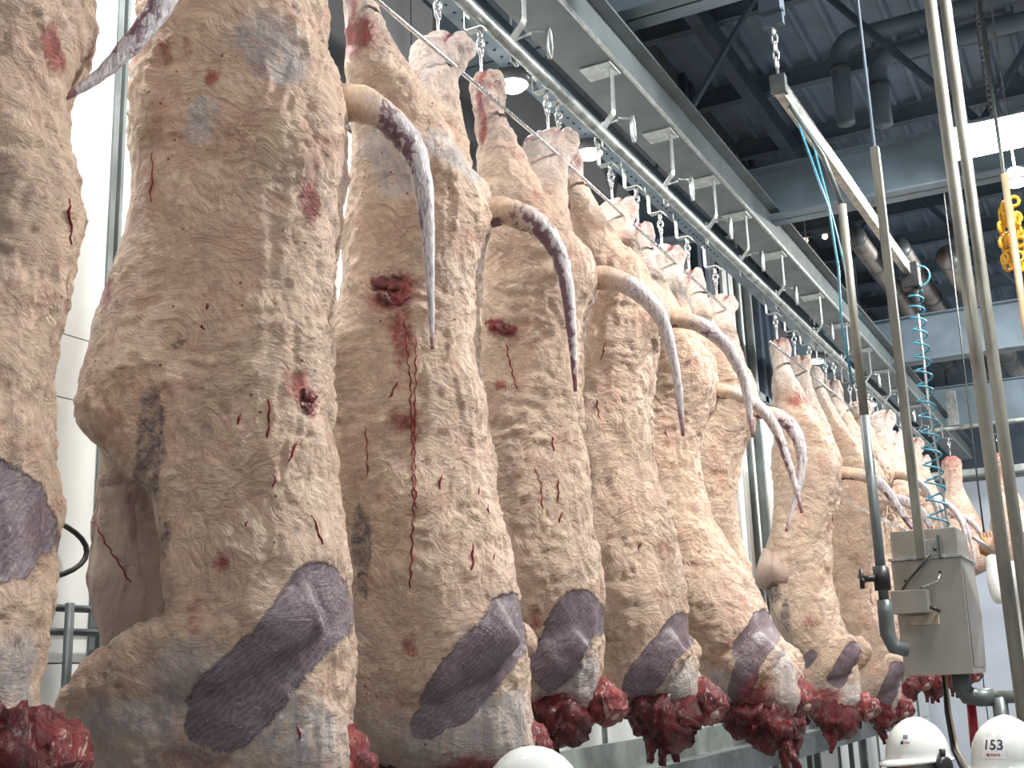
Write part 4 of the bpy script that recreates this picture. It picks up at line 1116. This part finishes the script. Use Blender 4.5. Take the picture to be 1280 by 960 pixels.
def helmet(parent, z, ear_side=None):
    """shell with raised crest, brim all round and a longer peak at the front (-Y)"""
    h = bpy.data.objects.new('helmet', None)
    n = 40; rings = []
    for t in [0, .12, .25, .4, .55, .7, .82, .92, 1.0]:
        ph = t*math.pi/2; rr = math.sin(ph)**.92; zz = .145*math.cos(ph)
        rings.append([(.112*rr*math.cos(q), .135*rr*math.sin(q)+.0, zz + .006*math.exp(-(math.cos(q)*rr/.18)**2)*(t < .9) + z) for q in (2*math.pi*j/n for j in range(n))])
    def br(k, dz):
        return [((.112+k*.012)*math.cos(q), (.135+k*(.012 + .035*max(0, -math.sin(q))**2))*math.sin(q), z + dz - .012*k*max(0, -math.sin(q))**2) for q in (2*math.pi*j/n for j in range(n))]
    rings += [br(.3, -.006), br(1, -.010), br(1, -.018), br(.2, -.016)]
    rings.append([(.105*math.cos(q), .128*math.sin(q), z-.012) for q in (2*math.pi*j/n for j in range(n))])
    for t in (.9, .7, .5, .3, .1):
        ph = t*math.pi/2
        rings.append([(.105*math.sin(ph)*math.cos(q), .128*math.sin(ph)*math.sin(q), .138*math.cos(ph)+z) for q in (2*math.pi*j/n for j in range(n))])
    bpy.data.objects.remove(h)
    o = MB().loft(rings).build('helmet', M['helmet'], parent, True)
    return o

def surf_text(txt, size, mat, name, parent, ang, z0, zc, R=(.112, .135), lift=.0030):
    """lettering laid on the curved helmet shell at compass angle ang"""
    cu = bpy.data.curves.new('t', 'FONT'); cu.body = txt; cu.size = size; cu.align_x = 'CENTER'; cu.align_y = 'CENTER'; cu.resolution_u = 3; cu.offset = size*.012
    o = bpy.data.objects.new('t', cu); C.objects.link(o)
    me = evaluated(o, name); bpy.data.objects.remove(o)
    for v in me.vertices:
        u, w = v.co.x, v.co.y
        zz = zc + w*.93
        c = min(.999, max(0, (zz - z0)/.145)); s = math.sqrt(1 - c*c)**.92
        a = ang + u/.105
        v.co = ((R[0]*s+lift)*math.cos(a), (R[1]*s+lift)*math.sin(a), zz)
    me.update()
    return link(name, me, mat, parent)

def person(label, loc, rz, coat, hoodmat, z_feet=0.0, ht=1.0, arms=None, cover=True, bulk=1.0):
    p = thing('person', label, 'person', loc, rz, 'workers')
    s = ht
    J = [(0,0,.95),(0,0.01,1.12),(0,.01,1.32),(0,.0,1.44),(0,-.005,1.53),
         (.17,.0,1.41),(.23,-.02,1.14),(.21,-.16,.93),(.20,-.22,.86),
         (-.17,.0,1.41),(-.23,-.02,1.14),(-.21,-.16,.93),(-.20,-.22,.86),
         (.10,0,.90),(.11,-.02,.50),(.11,.02,.09),(.11,-.10,.05),(-.10,0,.90),(-.11,-.02,.50),(-.11,.02,.09),(-.11,-.10,.05)]
    if arms: 
        for k, q in arms.items(): J[k] = q
    E = [(0,1),(1,2),(2,3),(3,4),(3,5),(5,6),(6,7),(7,8),(3,9),(9,10),(10,11),(11,12),(0,13),(13,14),(14,15),(15,16),(0,17),(17,18),(18,19),(19,20)]
    R = [(.17,.12),(.165,.115),(.18,.12),(.12,.09),.06,.075,.058,.042,.04,.075,.058,.042,.04,.11,.085,.06,.05,.11,.085,.06,.05]
    R = [tuple(c*bulk for c in r) if isinstance(r, tuple) else (r*bulk if r > .055 else r) for r in R]
    J = [(x*s, y_*s, z*s) for x, y_, z in J]
    skin_body('body', J, E, [tuple(c*s for c in r) if isinstance(r, tuple) else r*s for r in R], coat, p)
    head_mesh(p, M['skin'], 1.645*s).build('head', M['skin'], p, True)
    for k in (8, 12):   # gloved hands, five fingers each
        d = (Vector(J[k]) - Vector(J[k-1])).normalized(); w = Vector(J[k]); sd = d.cross(Vector((0,0,1))).normalized() if abs(d.z) < .95 else Vector((1,0,0))
        nrm = d.cross(sd)
        pts = [w, w + d*.07]; ed = [(0,1)]; rad = [.030, (.042, .020)]
        for f, (off, ln) in enumerate(((-.03, .062), (-.010, .074), (.011, .070), (.03, .055))):
            b0 = w + d*.09 + sd*off; i = len(pts)
            pts += [b0, b0 + d*ln*.55 + nrm*.01, b0 + d*ln*.9 + nrm*.032]; ed += [(1,i),(i,i+1),(i+1,i+2)]; rad += [.0105, .0095, .008]
        b0 = w + d*.03 - sd*.03; i = len(pts)
        pts += [b0, b0 - sd*.02 + d*.03 + nrm*.012, b0 - sd*.022 + d*.055 + nrm*.03]; ed += [(0,i),(i,i+1),(i+1,i+2)]; rad += [.013, .011, .009]
        skin_body('hand', [tuple(q) for q in pts], ed, rad, M['skin'], p, 1)
    # cloth hood under the helmet
    n = 30; rings = []
    for zz, r_ in ((1.77, .086), (1.72, .104), (1.66, .108), (1.60, .102), (1.55, .092), (1.50, .11), (1.45, .15), (1.42, .17)):
        ring = []
        for j in range(n):
            q = 2*math.pi*j/n; fold = 1 + .035*math.sin(q*5 + zz*30) + .02*math.sin(q*11 + zz*50)
            fr = max(0, -math.sin(q))
            k = fold*(1 - (.55*fr**3 if 1.57 < zz < 1.70 and cover else 0)*.55)
            ring.append((r_*.86*k*math.cos(q)*s, (r_*k*1.06*math.sin(q)+.012)*s, zz*s))
        rings.append(ring)
    MB().loft(rings, False).build('hood', hoodmat, p, True)
    hz = 1.655*s + .055
    return p, hz

p0, hz = person('person in the foreground, only the crown of a plain white helmet in view', (-1.45, 2.90, 0), math.radians(100), M['coat'], M['hood'], ht=.985)
helmet(p0, hz - .055 + .045)
p1, hz = person('person in a white helmet with black ear muff and grey hood, facing the carcasses', (-.865, 5.15, 0), math.radians(-35), M['coat'], M['hood'], ht=.955)
z1 = hz + .005
h1 = helmet(p1, z1)
m = MB(); m.lathe([(.001, .0), (.034, .0), (.040, .012), (.040, .030), (.028, .038), (.001, .038)], n=18)
mu = MB(); mu.v = [(.108 + z, y, x + z1 - .035) for x, y, z in m.v]; mu.f = list(m.f)
mu.tube([(.125, 0, z1-.01), (.128, 0, z1+.03)], .012, 8)
mu.build('ear_muff', M['black'], p1, True)
mu2 = MB(); mu2.v = [(-.108 - z, y, x + z1 - .035) for x, y, z in m.v]; mu2.f = [tuple(reversed(f)) for f in m.f]; mu2.build('ear_muff', M['black'], p1, True)
p2, hz = person('person in a white helmet numbered 153, facing the camera at the right edge', (-.437, 4.235, 0), math.radians(-8), M['coat'], M['dark_cloth'], ht=.982, cover=True)
z2 = hz + .0
h2 = helmet(p2, z2)
# number sticker and small marks on the helmets
A = math.radians(-96)
stk = MB()
for (u0, u1, w0, w1) in ((-.040, .040, .024, .088),):
    g = [[None]*9 for _ in range(7)]
    for i in range(7):
        for j in range(9):
            u = u0 + (u1-u0)*j/8; zz = z2 + w0 + (w1-w0)*i/6
            c = (zz - z2)/.145; s = math.sqrt(1-c*c)**.92; a = A + u/.115
            g[i][j] = ((.112*s+.0012)*math.cos(a), (.135*s+.0012)*math.sin(a), zz)
    stk.add([p for r in g for p in r], [(i*9+j, i*9+j+1, (i+1)*9+j+1, (i+1)*9+j) for i in range(6) for j in range(8)])
stk.build('number_sticker', M['sticker'], p2)
surf_text('153', .044, M['navy_print'], 'number', p2, A, z2, z2 + .064)
def dots(parent, mat, ang, z0, zc, pts):
    m = MB()
    for u, w, hw, hh in pts:
        vs = []
        for du, dw in ((-hw, -hh), (hw, -hh), (hw, hh), (-hw, hh)):
            zz = zc + w + dw; c = (zz - z0)/.145; s = math.sqrt(1-c*c)**.92; a = ang + (u+du)/.115
            vs.append(((.112*s+.0028)*math.cos(a), (.135*s+.0028)*math.sin(a), zz))
        m.add(vs, [(0,1,2,3)])
    return m.build('printed_mark', mat, parent)
dots(p2, M['red_print'], A, z2, z2+.036, [(-.016,0,.006,.004)] + [(-.004+.006*k, 0, .0022, .003) for k in range(5)])
B1 = math.radians(-62)
dots(p1, M['navy_print'], B1, z1, z1+.075, [(-.008+.005*k, .008, .002, .003) for k in range(4)] + [(-.008+.005*k, .0, .0022, .0025) for k in range(4)])
dots(p1, M['navy_print'], B1, z1, z1+.058, [(-.012, 0, .006, .006)])
dots(p1, M['red_print'], B1, z1, z1+.058, [(.0+.007*k, 0, .0028, .004) for k in range(3)])

# worker on the raised stand
pf = thing('work_platform', 'raised steel stand under the worker in white, hidden low at the right', 'platform', (-.40, 8.3, 0))
MB().box((-.55, -.5, 1.10), (1.2, .6, 1.15)).build('deck', M['galv'], pf)
for xx in (-.5, 1.12):
    for yy in (-.45, .55): MB().box((xx-.03, yy-.03, 0), (xx+.03, yy+.03, 1.10)).build('leg', M['galv'], pf)
p3, hz = person('person in a white coat on a stand, one arm raised, cut by the right edge', (-.53, 8.3, 1.15), math.radians(10), M['coat'], M['coat'], ht=.96,
    arms={9: (-.19, 0, 1.43), 10: (-.28, -.06, 1.26), 11: (-.29, -.06, 1.50), 12: (-.295, -.06, 1.57)}, bulk=1.25)
helmet(p3, hz)
gr = thing('hanging_grip', 'brown grip with a yellow collar hanging on a cord by the raised hand', 'tool', (-.82, 8.2, 2.70))
MB().lathe([(.01, -.06), (.04, -.04), (.045, 0), (.025, .03), (.01, .04)], n=14).build('grip', plain('brown_grip', (.22, .11, .06), .5), gr, True)
MB().lathe([(.022, .03), (.024, .05), (.012, .06)], n=14).build('collar', M['yellow'], gr, True)
MB().tube([(0,0,.05), (0,0,.35), (.02,0,2.4)], .006, 6).build('cord', M['black'], gr, True)

bpy.context.view_layer.update()
